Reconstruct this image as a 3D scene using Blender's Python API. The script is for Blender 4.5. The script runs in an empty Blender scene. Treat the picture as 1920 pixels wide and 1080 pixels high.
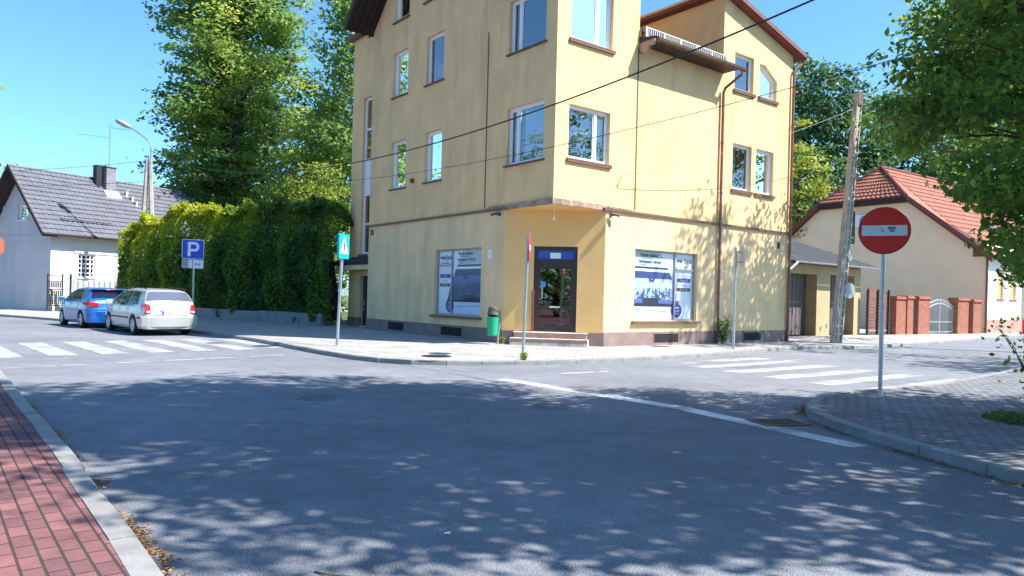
import bpy, bmesh, math, random
import numpy as np
from mathutils import Vector, Matrix
from mathutils.geometry import tessellate_polygon
R_ = math.radians
rng = np.random.default_rng(7)
random.seed(5)
scene = bpy.context.scene
COL = scene.collection

# ------------------------------------------------------------------ camera, sky, sun
CAM_H, FPX, ROLL = 1.5, 1380.0, .0255
cam_d = bpy.data.cameras.new('camera')
cam = bpy.data.objects.new('camera', cam_d)
COL.objects.link(cam)
cam_d.sensor_width = 36
cam_d.lens = FPX / 1920 * 36
cam_d.shift_y = 18.5 / 1920
cam_d.clip_end = 2000
cam.matrix_world = Matrix.Translation((0, 0, CAM_H)) @ Matrix.Rotation(R_(90), 4, 'X') @ Matrix.Rotation(ROLL, 4, 'Z')
scene.camera = cam

SUN_EL, SUN_AZ = 50.0, -15.0           # azimuth measured from +X towards +Y
sx, sy, sz = (math.cos(R_(SUN_EL)) * math.cos(R_(SUN_AZ)), math.cos(R_(SUN_EL)) * math.sin(R_(SUN_AZ)), math.sin(R_(SUN_EL)))
world = bpy.data.worlds.new('World')
scene.world = world
world.use_nodes = True
wn = world.node_tree
bg = wn.nodes['Background']
sky = wn.nodes.new('ShaderNodeTexSky')
sky.sky_type = 'NISHITA'
sky.sun_disc = False
sky.sun_elevation = R_(SUN_EL)
sky.sun_rotation = math.atan2(sx, sy)
sky.altitude = 100
sky.air_density = 1.0
sky.dust_density = .8
sky.ozone_density = 2.5
skm = wn.nodes.new('ShaderNodeMix'); skm.data_type = 'RGBA'; skm.blend_type = 'MULTIPLY'; skm.inputs[0].default_value = 1
skm.inputs[7].default_value = (.70, 1.10, 1.36, 1)
wn.links.new(sky.outputs[0], skm.inputs[6]); wn.links.new(skm.outputs[2], bg.inputs[0])
bg.inputs[1].default_value = .092
sun_d = bpy.data.lights.new('sun', 'SUN')
sun_d.energy = 5.0
sun_d.angle = R_(.5)
sun_d.color = (1, .94, .85)
sun = bpy.data.objects.new('sun', sun_d)
COL.objects.link(sun)
sun.rotation_euler = Vector((sx, sy, sz)).to_track_quat('Z', 'Y').to_euler()
vs = scene.view_settings
scene.display_settings.display_device = 'sRGB'
vs.view_transform = 'Standard'
vs.look = 'None'
vs.exposure = 1.28
vs.gamma = 1
vs.use_curve_mapping = False

# ------------------------------------------------------------------ materials
def mat(name, color=(.5, .5, .5), rough=.7, metal=0, var=0, vscale=3, bump=0, bscale=40, spec=.4, dirt=None, streak=0, coat=0, detail=4):
    """Procedural Principled: base colour varied by noise, fine bump, optional stain layer."""
    m = bpy.data.materials.new(name)
    m.use_nodes = True
    nt = m.node_tree; N = nt.nodes; L = nt.links
    b = N['Principled BSDF']
    b.inputs['Roughness'].default_value = rough
    b.inputs['Metallic'].default_value = metal
    b.inputs['Specular IOR Level'].default_value = spec
    if coat:
        b.inputs['Coat Weight'].default_value = coat
        b.inputs['Coat Roughness'].default_value = .03
    tc = N.new('ShaderNodeTexCoord')
    src = None
    if var or dirt or streak:
        nz = N.new('ShaderNodeTexNoise'); nz.inputs['Scale'].default_value = vscale; nz.inputs['Detail'].default_value = detail
        L.new(tc.outputs['Object'], nz.inputs['Vector'])
        mr = N.new('ShaderNodeMapRange'); mr.inputs[1].default_value = .3; mr.inputs[2].default_value = .7
        mr.inputs[3].default_value = 1 - var; mr.inputs[4].default_value = 1 + var
        L.new(nz.outputs[0], mr.inputs[0])
        mx = N.new('ShaderNodeMix'); mx.data_type = 'RGBA'; mx.blend_type = 'MULTIPLY'; mx.inputs[0].default_value = 1
        mx.inputs[6].default_value = (*color, 1)
        L.new(mr.outputs[0], mx.inputs[7])
        src = mx.outputs[2]
        if dirt:
            n2 = N.new('ShaderNodeTexNoise'); n2.inputs['Scale'].default_value = dirt[1]; n2.inputs['Detail'].default_value = 7; n2.inputs['Roughness'].default_value = .65
            mp = N.new('ShaderNodeMapping'); mp.inputs['Scale'].default_value = (1, 1, dirt[2])
            L.new(tc.outputs['Object'], mp.inputs[0]); L.new(mp.outputs[0], n2.inputs['Vector'])
            r2 = N.new('ShaderNodeMapRange'); r2.inputs[1].default_value = dirt[3]; r2.inputs[2].default_value = dirt[4]; r2.inputs[4].default_value = dirt[5]
            L.new(n2.outputs[0], r2.inputs[0])
            m2 = N.new('ShaderNodeMix'); m2.data_type = 'RGBA'; m2.inputs[7].default_value = (*dirt[0], 1)
            L.new(r2.outputs[0], m2.inputs[0]); L.new(src, m2.inputs[6])
            src = m2.outputs[2]
        L.new(src, b.inputs['Base Color'])
    else:
        b.inputs['Base Color'].default_value = (*color, 1)
    if bump:
        nb = N.new('ShaderNodeTexNoise'); nb.inputs['Scale'].default_value = bscale; nb.inputs['Detail'].default_value = 3
        L.new(tc.outputs['Object'], nb.inputs['Vector'])
        bp = N.new('ShaderNodeBump'); bp.inputs['Strength'].default_value = bump; bp.inputs['Distance'].default_value = .02
        L.new(nb.outputs[0], bp.inputs['Height']); L.new(bp.outputs[0], b.inputs['Normal'])
    return m

def brick_mat(name, c1, c2, mortar, bw, bh, msize, axes, rough=.85, bump=.4, off=.5, var=.25, noise=2.0, sq=1):
    """Brick pattern laid out along two world axes (a, b)."""
    m = bpy.data.materials.new(name); m.use_nodes = True
    nt = m.node_tree; N = nt.nodes; L = nt.links
    b = N['Principled BSDF']; b.inputs['Roughness'].default_value = rough; b.inputs['Specular IOR Level'].default_value = .25
    tc = N.new('ShaderNodeTexCoord')
    comb = N.new('ShaderNodeCombineXYZ')
    for i, ax in enumerate(axes):
        d = N.new('ShaderNodeVectorMath'); d.operation = 'DOT_PRODUCT'; d.inputs[1].default_value = ax
        L.new(tc.outputs['Object'], d.inputs[0]); L.new(d.outputs['Value'], comb.inputs[i])
    br = N.new('ShaderNodeTexBrick'); br.offset = off; br.squash = sq
    br.inputs['Scale'].default_value = 1; br.inputs['Brick Width'].default_value = bw; br.inputs['Row Height'].default_value = bh
    br.inputs['Mortar Size'].default_value = msize; br.inputs['Mortar Smooth'].default_value = .2
    br.inputs['Color1'].default_value = (*c1, 1); br.inputs['Color2'].default_value = (*c2, 1); br.inputs['Mortar'].default_value = (*mortar, 1)
    L.new(comb.outputs[0], br.inputs['Vector'])
    nz = N.new('ShaderNodeTexNoise'); nz.inputs['Scale'].default_value = noise; nz.inputs['Detail'].default_value = 8; nz.inputs['Roughness'].default_value = .7
    L.new(tc.outputs['Object'], nz.inputs['Vector'])
    mr = N.new('ShaderNodeMapRange'); mr.inputs[1].default_value = .3; mr.inputs[2].default_value = .7; mr.inputs[3].default_value = 1 - var; mr.inputs[4].default_value = 1 + var
    L.new(nz.outputs[0], mr.inputs[0])
    mx = N.new('ShaderNodeMix'); mx.data_type = 'RGBA'; mx.blend_type = 'MULTIPLY'; mx.inputs[0].default_value = 1
    L.new(br.outputs['Color'], mx.inputs[6]); L.new(mr.outputs[0], mx.inputs[7]); L.new(mx.outputs[2], b.inputs['Base Color'])
    sub = N.new('ShaderNodeMath'); sub.operation = 'SUBTRACT'
    n3 = N.new('ShaderNodeTexNoise'); n3.inputs['Scale'].default_value = 60
    L.new(tc.outputs['Object'], n3.inputs['Vector'])
    ml = N.new('ShaderNodeMath'); ml.operation = 'MULTIPLY'; ml.inputs[1].default_value = .35; L.new(n3.outputs[0], ml.inputs[0])
    L.new(ml.outputs[0], sub.inputs[0]); L.new(br.outputs['Fac'], sub.inputs[1])
    bp = N.new('ShaderNodeBump'); bp.inputs['Strength'].default_value = bump; bp.inputs['Distance'].default_value = .012
    L.new(sub.outputs[0], bp.inputs['Height']); L.new(bp.outputs[0], b.inputs['Normal'])
    return m

def leaf_mat(name, stops, trans=.45, rough=.5):
    m = bpy.data.materials.new(name); m.use_nodes = True
    nt = m.node_tree; N = nt.nodes; L = nt.links
    out = N['Material Output']; b = N['Principled BSDF']
    b.inputs['Roughness'].default_value = rough; b.inputs['Specular IOR Level'].default_value = .35
    at = N.new('ShaderNodeAttribute'); at.attribute_name = 'tint'
    cr = N.new('ShaderNodeValToRGB'); e = cr.color_ramp.elements
    e[0].position = stops[0][0]; e[0].color = (*stops[0][1], 1)
    e[1].position = stops[-1][0]; e[1].color = (*stops[-1][1], 1)
    for p, c in stops[1:-1]:
        q = e.new(p); q.color = (*c, 1)
    L.new(at.outputs['Fac'], cr.inputs[0]); L.new(cr.outputs[0], b.inputs['Base Color'])
    tr = N.new('ShaderNodeBsdfTranslucent')
    hs = N.new('ShaderNodeHueSaturation'); hs.inputs['Hue'].default_value = .47; hs.inputs['Value'].default_value = 1.5
    L.new(cr.outputs[0], hs.inputs['Color']); L.new(hs.outputs[0], tr.inputs['Color'])
    mx = N.new('ShaderNodeMixShader'); mx.inputs[0].default_value = trans
    L.new(b.outputs[0], mx.inputs[1]); L.new(tr.outputs[0], mx.inputs[2]); L.new(mx.outputs[0], out.inputs[0])
    return m

def glass_mat(name, refl=.35, tint=(.75, .82, .85), rough=.01, blend=.3):
    """Window pane: mirror-like sky reflection over a see-through tinted sheet."""
    m = bpy.data.materials.new(name); m.use_nodes = True
    nt = m.node_tree; N = nt.nodes; L = nt.links
    out = N['Material Output']; N.remove(N['Principled BSDF'])
    g = N.new('ShaderNodeBsdfGlossy'); g.inputs['Roughness'].default_value = rough; g.inputs['Color'].default_value = (.95, .97, 1, 1)
    t = N.new('ShaderNodeBsdfTransparent'); t.inputs[0].default_value = (*tint, 1)
    lw = N.new('ShaderNodeLayerWeight'); lw.inputs[0].default_value = blend
    mr = N.new('ShaderNodeMapRange'); mr.inputs[3].default_value = refl; mr.inputs[4].default_value = 1
    L.new(lw.outputs['Fresnel'], mr.inputs[0])
    tc = N.new('ShaderNodeTexCoord'); nz = N.new('ShaderNodeTexNoise'); nz.inputs['Scale'].default_value = 1.1; nz.inputs['Detail'].default_value = 1
    L.new(tc.outputs['Object'], nz.inputs['Vector'])
    bp = N.new('ShaderNodeBump'); bp.inputs['Strength'].default_value = .08; bp.inputs['Distance'].default_value = .05
    L.new(nz.outputs[0], bp.inputs['Height']); L.new(bp.outputs[0], g.inputs['Normal'])
    mx = N.new('ShaderNodeMixShader'); L.new(mr.outputs[0], mx.inputs[0]); L.new(t.outputs[0], mx.inputs[1]); L.new(g.outputs[0], mx.inputs[2])
    L.new(mx.outputs[0], out.inputs[0])
    return m

def asphalt_mat():
    m = bpy.data.materials.new('asphalt'); m.use_nodes = True
    nt = m.node_tree; N = nt.nodes; L = nt.links
    b = N['Principled BSDF']; b.inputs['Roughness'].default_value = .88; b.inputs['Specular IOR Level'].default_value = .25
    tc = N.new('ShaderNodeTexCoord')
    def noise(s, d=4, r=.6):
        n = N.new('ShaderNodeTexNoise'); n.inputs['Scale'].default_value = s; n.inputs['Detail'].default_value = d; n.inputs['Roughness'].default_value = r
        L.new(tc.outputs['Object'], n.inputs['Vector']); return n.outputs[0]
    def mrange(x, a, bb, c, d):
        n = N.new('ShaderNodeMapRange'); n.inputs[1].default_value = a; n.inputs[2].default_value = bb; n.inputs[3].default_value = c; n.inputs[4].default_value = d
        L.new(x, n.inputs[0]); return n.outputs[0]
    def mul(a, c):
        n = N.new('ShaderNodeMath'); n.operation = 'MULTIPLY'; L.new(a, n.inputs[0]); L.new(c, n.inputs[1]); return n.outputs[0]
    grain = mrange(noise(95, 2, .7), .32, .68, .32, 1.68)
    fine = mrange(noise(260, 1), .3, .7, .75, 1.25)
    patch = mrange(noise(.28, 6, .65), .3, .7, .74, 1.2)
    mid = mrange(noise(2.6, 8, .75), .3, .7, .80, 1.18)
    vo = N.new('ShaderNodeTexVoronoi'); vo.feature = 'DISTANCE_TO_EDGE'; vo.inputs['Scale'].default_value = .22
    wv = N.new('ShaderNodeTexNoise'); wv.inputs['Scale'].default_value = 1.5; wv.inputs['Detail'].default_value = 5
    L.new(tc.outputs['Object'], wv.inputs['Vector'])
    ad = N.new('ShaderNodeVectorMath'); ad.operation = 'ADD'
    sc = N.new('ShaderNodeVectorMath'); sc.operation = 'SCALE'; sc.inputs['Scale'].default_value = .9
    L.new(wv.outputs['Color'], sc.inputs[0]); L.new(tc.outputs['Object'], ad.inputs[0]); L.new(sc.outputs[0], ad.inputs[1]); L.new(ad.outputs[0], vo.inputs['Vector'])
    crack = mrange(vo.outputs[0], .0, .003, .80, 1)
    f = mul(mul(mul(mul(grain, fine), patch), mid), crack)
    mx = N.new('ShaderNodeMix'); mx.data_type = 'RGBA'; mx.blend_type = 'MULTIPLY'; mx.inputs[0].default_value = 1
    mx.inputs[6].default_value = (.178, .19, .217, 1)
    L.new(f, mx.inputs[7]); L.new(mx.outputs[2], b.inputs['Base Color'])
    bp = N.new('ShaderNodeBump'); bp.inputs['Strength'].default_value = .5; bp.inputs['Distance'].default_value = .008
    L.new(mul(grain, crack), bp.inputs['Height']); L.new(bp.outputs[0], b.inputs['Normal'])
    return m

def paint_mat(name='road_paint', top=(.43, .435, .45)):
    """Worn white road paint: asphalt shows through in specks."""
    m = bpy.data.materials.new(name); m.use_nodes = True
    nt = m.node_tree; N = nt.nodes; L = nt.links
    b = N['Principled BSDF']; b.inputs['Roughness'].default_value = .7
    tc = N.new('ShaderNodeTexCoord')
    a = N.new('ShaderNodeTexNoise'); a.inputs['Scale'].default_value = 35; a.inputs['Detail'].default_value = 5; a.inputs['Roughness'].default_value = .75
    c = N.new('ShaderNodeTexNoise'); c.inputs['Scale'].default_value = 1.3; c.inputs['Detail'].default_value = 4
    L.new(tc.outputs['Object'], a.inputs['Vector']); L.new(tc.outputs['Object'], c.inputs['Vector'])
    ad = N.new('ShaderNodeMath'); ad.operation = 'ADD'; L.new(a.outputs[0], ad.inputs[0]); L.new(c.outputs[0], ad.inputs[1])
    cr = N.new('ShaderNodeValToRGB'); e = cr.color_ramp.elements
    e[0].position = .42; e[0].color = (.19, .195, .21, 1); e[1].position = .58; e[1].color = (*top, 1)
    hf = N.new('ShaderNodeMath'); hf.operation = 'MULTIPLY'; hf.inputs[1].default_value = .5
    L.new(ad.outputs[0], hf.inputs[0]); L.new(hf.outputs[0], cr.inputs[0]); L.new(cr.outputs[0], b.inputs['Base Color'])
    return m

def sign_paint(name, c, rough=.35):
    return mat(name, c, rough, var=.06, vscale=9, spec=.45)

D1 = Vector((-.617, .787, 0)); D2 = Vector((.787, .617, 0))
D1.normalize(); D2.normalize()
M = dict(
    stucco=mat('ochre_stucco', (.78, .52, .262), .92, var=.07, vscale=1.1, bump=.28, bscale=55, spec=.15, dirt=((.24, .19, .13), 1.3, .16, .50, .80, .5)),
    stucco_low=mat('pale_ochre_stucco', (.77, .55, .31), .92, var=.06, vscale=1.1, bump=.28, bscale=55, spec=.15, dirt=((.32, .26, .17), 1.4, .15, .47, .80, .52)),
    soffit=mat('soffit_stucco', (.75, .475, .20), .9, var=.06, vscale=1.4, bump=.2, bscale=50, spec=.15),
    plinth=mat('plinth_tile', (.23, .165, .15), .7, var=.15, vscale=3, bump=.15, bscale=30, dirt=((.12, .10, .09), 2.0, .5, .5, .75, .7)),
    groove=mat('joint_strip', (.14, .085, .05), .7, var=.2, vscale=5),
    brownmetal=mat('brown_metal', (.16, .075, .05), .45, var=.15, vscale=4, spec=.5),
    pipe=mat('downpipe_brown', (.20, .085, .055), .4, var=.18, vscale=3, spec=.5),
    darkwood=mat('dark_stained_wood', (.035, .02, .016), .7, var=.3, vscale=6, bump=.2),
    ledge=mat('ledge_cement', (.36, .26, .2), .85, var=.25, vscale=4, bump=.3, bscale=30, dirt=((.10, .08, .06), 2.5, .8, .45, .7, .8)),
    upvc=mat('white_window_plastic', (.78, .80, .83), .35, var=.03, vscale=4),
    glass=glass_mat('window_glass', .22),
    glassdark=glass_mat('door_glass', .16, (.12, .13, .14)),
    curtain=mat('net_curtain', (.62, .66, .66), .9, var=.08, vscale=8),
    curtainr=mat('rust_curtain', (.42, .15, .08), .9, var=.12, vscale=8),
    dark=mat('dark_opening', (.012, .011, .012), .8),
    room=mat('room_dark', (.035, .036, .04), .9),
    doorbrown=mat('door_brown', (.038, .026, .026), .4, var=.15, vscale=5),
    blueglass=mat('blue_transom', (.03, .08, .42), .12, var=.06, vscale=2, spec=.6),
    white=mat('white_paint', (.78, .79, .80), .5, var=.04, vscale=6),
    steptile=mat('step_tile', (.40, .24, .20), .7, var=.18, vscale=5, bump=.15),
    stepedge=mat('step_edge', (.58, .50, .44), .8, var=.2, vscale=7, bump=.2, dirt=((.12, .10, .08), 3.5, .9, .5, .7, .8)),
    concrete=mat('weathered_concrete', (.36, .33, .29), .9, var=.18, vscale=3, bump=.35, bscale=25, dirt=((.16, .14, .12), 2.2, .5, .5, .75, .6)),
    kerb=mat('kerb_concrete', (.23, .228, .228), .9, var=.16, vscale=4, bump=.3, bscale=40, dirt=((.15, .14, .13), 2.6, 1, .5, .75, .6)),
    galv=mat('galvanised_steel', (.42, .44, .47), .38, metal=.75, var=.12, vscale=8),
    greysheet=mat('grey_sheet', (.32, .34, .36), .5, metal=.3, var=.1, vscale=6),
    red=sign_paint('sign_red', (.80, .018, .014)),
    signwhite=sign_paint('sign_white', (.74, .76, .80)),
    signblue=sign_paint('sign_blue', (.008, .05, .52)),
    stickerblue=sign_paint('sticker_blue', (.08, .30, .72)),
    signteal=sign_paint('sign_teal', (.0, .36, .44)),
    signblack=sign_paint('sign_black', (.015, .015, .02)),
    fadedred=sign_paint('sign_faded_red', (.30, .10, .06)),
    green=mat('bin_green', (.0, .33, .16), .35, var=.08, vscale=8, spec=.5),
    binhood=mat('bin_hood', (.09, .085, .08), .6, var=.2, vscale=8),
    paint=paint_mat(), freshpaint=paint_mat('line_paint', (.72, .725, .74)), asphalt=asphalt_mat(),
    pavers=brick_mat('grey_pavers', (.40, .39, .37), (.31, .31, .30), (.13, .125, .115), .20, .10, .008, ((D1.x, D1.y, 0), (D2.x, D2.y, 0)), noise=1.2),
    islandpav=brick_mat('island_pavers', (.20, .21, .23), (.15, .16, .18), (.06, .06, .06), .20, .10, .011, ((.94, .34, 0), (-.34, .94, 0)), bump=.8, noise=1.2, var=.3),
    redpav=brick_mat('red_pavers', (.205, .092, .092), (.14, .066, .07), (.05, .036, .034), .20, .10, .0075, ((-.625, .78, 0), (.78, .625, 0)), bump=.7, off=.5, noise=2.5, var=.28),
    yard=mat('pale_yard', (.42, .40, .36), .95, var=.15, vscale=1.2, bump=.3, bscale=20),
    soil=mat('soil', (.09, .065, .045), 1, var=.3, vscale=6, bump=.5, bscale=20),
    grass=mat('grass', (.06, .10, .03), 1, var=.4, vscale=3, bump=.6, bscale=30),
    worncover=mat('worn_cover', (.145, .15, .165), .8, var=.25, vscale=8, bump=.5, bscale=50),
    iron=mat('cast_iron', (.05, .045, .042), .6, metal=.4, var=.2, vscale=12, bump=.4, bscale=60),
    rust=mat('rusty_iron', (.14, .085, .055), .8, var=.3, vscale=14, bump=.4, bscale=60),
    greywall=mat('lavender_grey_render', (.50, .49, .53), .92, var=.06, vscale=1, bump=.2, bscale=40, dirt=((.33, .32, .35), .8, .25, .5, .8, .6)),
    whitewall=mat('white_render', (.60, .59, .60), .92, var=.04, vscale=1, bump=.15, bscale=40, dirt=((.45, .44, .44), .8, .3, .55, .8, .4)),
    greytile=mat('grey_roof_tile', (.118, .124, .150), .55, var=.16, vscale=2.5, spec=.4),
    redtile=mat('red_roof_tile', (.29, .115, .078), .75, var=.22, vscale=3.5, spec=.25),
    cream=mat('cream_render', (.88, .68, .47), .92, var=.04, vscale=1, bump=.15, bscale=40),
    creamwhite=mat('cream_white_render', (.82, .77, .66), .92, var=.03, vscale=1),
    redbrown=mat('maroon_bargeboard', (.17, .035, .03), .5, var=.15, vscale=4),
    shingle=mat('dark_roof_felt', (.030, .033, .041), .85, var=.25, vscale=3, bump=.3, bscale=25, dirt=((.07, .07, .065), 1.5, 1, .5, .75, .6)),
    garagewall=mat('garage_render', (.38, .30, .17), .92, var=.08, vscale=1.4, bump=.2, bscale=40),
    garagedoor=mat('garage_door_wood', (.105, .085, .085), .7, var=.2, vscale=6, bump=.2),
    fencewood=mat('fence_red_wood', (.20, .075, .05), .65, var=.25, vscale=5, bump=.2),
    ironblack=mat('black_iron', (.02, .02, .022), .45, spec=.5),
    brickpier=brick_mat('red_brick', (.36, .11, .065), (.25, .08, .05), (.24, .15, .11), .25, .078, .012, ((1.1, .95, 0), (0, 0, 1)), noise=3, var=.2),
    copingred=mat('coping_red', (.34, .10, .07), .8, var=.2, vscale=5),
    bark=mat('bark', (.085, .065, .05), .95, var=.35, vscale=6, bump=.9, bscale=18),
    cable=mat('black_cable', (.012, .012, .014), .5),
    rubber=mat('rubber', (.012, .012, .013), .8),
    alloy=mat('alloy_wheel', (.55, .56, .58), .3, metal=.8),
    carglass=mat('car_glass', (.010, .014, .026), .05, spec=.5),
    rearglass=mat('dusty_glare_rear_glass', (.085, .095, .14), .08, spec=.9, coat=.5),  # base lightened to imitate sky reflection and sun glare on dust
    silver=mat('silver_paint', (.47, .475, .47), .32, metal=.35, spec=.5, coat=.7),
    blue=mat('blue_paint', (.012, .115, .42), .3, metal=.3, spec=.5, coat=.8),
    blacktrim=mat('black_trim', (.02, .02, .022), .5),
    lampred=mat('tail_lamp_red', (.42, .012, .02), .12, spec=.7, coat=.6),
    lampclear=mat('clear_lamp', (.65, .62, .62), .15, spec=.7),
    litter=leaf_mat('dry_leaves', [(0, (.10, .045, .015)), (.5, (.26, .12, .03)), (1, (.36, .23, .07))], .1, .8),
)
# ------------------------------------------------------------------ mesh helpers
class MB:
    def __init__(s): s.v = []; s.f = []; s.mi = []
    def add(s, vs, fs, mi=0):
        n = len(s.v); s.v += [tuple(v) for v in vs]
        s.f += [tuple(i + n for i in f) for f in fs]; s.mi += [mi] * len(fs)
        return s
    def quad(s, a, b, c, d, mi=0): return s.add([a, b, c, d], [(0, 1, 2, 3)], mi)
    def hexa(s, p, mi=0):     # 8 points: bottom ring 0-3, top ring 4-7
        return s.add(p, [(0, 3, 2, 1), (4, 5, 6, 7), (0, 1, 5, 4), (1, 2, 6, 5), (2, 3, 7, 6), (3, 0, 4, 7)], mi)
    def box(s, c, e1, e2, e3, mi=0):   # centre + three half-extent vectors
        c, e1, e2, e3 = Vector(c), Vector(e1), Vector(e2), Vector(e3)
        return s.hexa([c - e1 - e2 - e3, c + e1 - e2 - e3, c + e1 + e2 - e3, c - e1 + e2 - e3, c - e1 - e2 + e3, c + e1 - e2 + e3, c + e1 + e2 + e3, c - e1 + e2 + e3], mi)
    def abox(s, x0, x1, y0, y1, z0, z1, mi=0):
        return s.hexa([(x0, y0, z0), (x1, y0, z0), (x1, y1, z0), (x0, y1, z0), (x0, y0, z1), (x1, y0, z1), (x1, y1, z1), (x0, y1, z1)], mi)
    def prism(s, pts, ext, mi=0):      # polygon (3D points) extruded by vector
        n = len(pts); ext = Vector(ext)
        b = [Vector(p) + ext for p in pts]
        return s.add([*map(Vector, pts), *b], [tuple(range(n))[::-1], tuple(range(n, 2 * n))] + [(i, (i + 1) % n, n + (i + 1) % n, n + i) for i in range(n)], mi)
    def tube(s, pts, rad, n=8, mi=0, cap=True):
        pts = [Vector(p) for p in pts]
        if not hasattr(rad, '__len__'): rad = [rad] * len(pts)
        rings = []; prev = None
        for i, p in enumerate(pts):
            t = (pts[min(i + 1, len(pts) - 1)] - pts[max(i - 1, 0)]).normalized()
            if prev is None:
                a = Vector((0, 0, 1)) if abs(t.z) < .9 else Vector((1, 0, 0))
                prev = t.cross(a).normalized()
            u = (prev - t * prev.dot(t)).normalized(); prev = u
            w = t.cross(u)
            rings.append([p + (u * math.cos(2 * math.pi * k / n) + w * math.sin(2 * math.pi * k / n)) * rad[i] for k in range(n)])
        base = len(s.v)
        for r in rings: s.v += [tuple(q) for q in r]
        for i in range(len(pts) - 1):
            for k in range(n):
                s.f.append((base + i * n + k, base + i * n + (k + 1) % n, base + (i + 1) * n + (k + 1) % n, base + (i + 1) * n + k)); s.mi.append(mi)
        if cap:
            s.f.append(tuple(base + k for k in range(n))[::-1]); s.mi.append(mi)
            s.f.append(tuple(base + (len(pts) - 1) * n + k for k in range(n))); s.mi.append(mi)
        return s
    def cyl(s, a, b, r, n=12, mi=0): return s.tube([a, b], r, n, mi)
    def build(s, name, m, parent=None, org=None, smooth=False, bevel=0, recalc=True):
        me = bpy.data.meshes.new(name)
        o = Vector(org) if org is not None else Vector(origin_of(parent))
        me.from_pydata([Vector(v) - o for v in s.v], [], s.f)
        for k in (m if isinstance(m, (list, tuple)) else [m]): me.materials.append(k)
        me.polygons.foreach_set('material_index', s.mi)
        if recalc:
            bm = bmesh.new(); bm.from_mesh(me); bmesh.ops.recalc_face_normals(bm, faces=bm.faces); bm.to_mesh(me); bm.free()
        if smooth: me.polygons.foreach_set('use_smooth', [True] * len(me.polygons))
        ob = bpy.data.objects.new(name, me)
        COL.objects.link(ob)
        if parent is not None: ob.parent = parent
        elif org is not None: ob.location = o
        if bevel:
            bv = ob.modifiers.new('bevel', 'BEVEL'); bv.width = bevel; bv.segments = 2; bv.limit_method = 'ANGLE'; bv.angle_limit = R_(40)
        return ob

def origin_of(o):
    p = Vector((0, 0, 0))
    while o is not None: p = p + o.location; o = o.parent
    return p
def tag(o, label=None, cat=None, group=None, kind=None):
    if label: o['label'] = label
    if cat: o['category'] = cat
    if group: o['group'] = group
    if kind: o['kind'] = kind
    return o
def thing(name, label, cat, loc=(0, 0, 0), rz=0, group=None):
    o = bpy.data.objects.new(name, None); COL.objects.link(o)
    o.location = loc; o.rotation_euler = (0, 0, rz); o.empty_display_size = .3
    return tag(o, label, cat, group)
def struct(mb, name, m, **k): return tag(mb.build(name, m, None, **k), kind='structure')

class Frame:
    """Vertical facade plane: s along d, z up, off outward."""
    def __init__(f, o, d, sign):
        f.o = Vector((o[0], o[1], 0)); f.d = Vector((d[0], d[1], 0)).normalized()
        f.n = Vector((f.d.y, -f.d.x, 0)) * sign
    def p(f, s, z, off=0): return f.o + f.d * s + f.n * off + Vector((0, 0, z))
    def box(f, mb, s0, s1, z0, z1, o0, o1, mi=0):
        q = f.p
        return mb.hexa([q(s0, z0, o0), q(s1, z0, o0), q(s1, z0, o1), q(s0, z0, o1), q(s0, z1, o0), q(s1, z1, o0), q(s1, z1, o1), q(s0, z1, o1)], mi)
    def quad(f, mb, s0, s1, z0, z1, off, mi=0):
        return mb.quad(f.p(s0, z0, off), f.p(s1, z0, off), f.p(s1, z1, off), f.p(s0, z1, off), mi)
    def wall(f, mb, s0, s1, z0, z1, holes=(), depth=.22, mi=0, off=0):
        ss = sorted({s0, s1, *[h[0] for h in holes], *[h[1] for h in holes]}); zz = sorted({z0, z1, *[h[2] for h in holes], *[h[3] for h in holes]})
        ss = [a for a in ss if s0 <= a <= s1]; zz = [a for a in zz if z0 <= a <= z1]
        for a, b in zip(ss, ss[1:]):
            for c, e in zip(zz, zz[1:]):
                m_, n_ = (a + b) / 2, (c + e) / 2
                if any(h[0] < m_ < h[1] and h[2] < n_ < h[3] for h in holes): continue
                f.quad(mb, a, b, c, e, off, mi)
        for h in holes:
            a, b, c, e = h[:4]
            for (p, q) in (((a, c), (a, e)), ((b, c), (b, e)), ((a, c), (b, c)), ((a, e), (b, e))):
                mb.quad(f.p(p[0], p[1], off), f.p(q[0], q[1], off), f.p(q[0], q[1], off - depth), f.p(p[0], p[1], off - depth), mi)
    def poly(f, mb, pts, off=0, mi=0): mb.add([f.p(s, z, off) for s, z in pts], [tuple(range(len(pts)))], mi)

def poly_slab(mb, pts, z0, z1, mi=0):
    """Flat slab from a 2D outline (any shape), with side faces."""
    vs = [Vector((x, y, 0)) for x, y in pts]
    tris = tessellate_polygon([vs])
    n = len(vs)
    mb.add([(x, y, z1) for x, y in pts], [tuple(t) for t in tris], mi)
    if z0 is not None:
        mb.add([(x, y, z0) for x, y in pts] + [(x, y, z1) for x, y in pts], [(i, (i + 1) % n, n + (i + 1) % n, n + i) for i in range(n)], mi)

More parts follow.
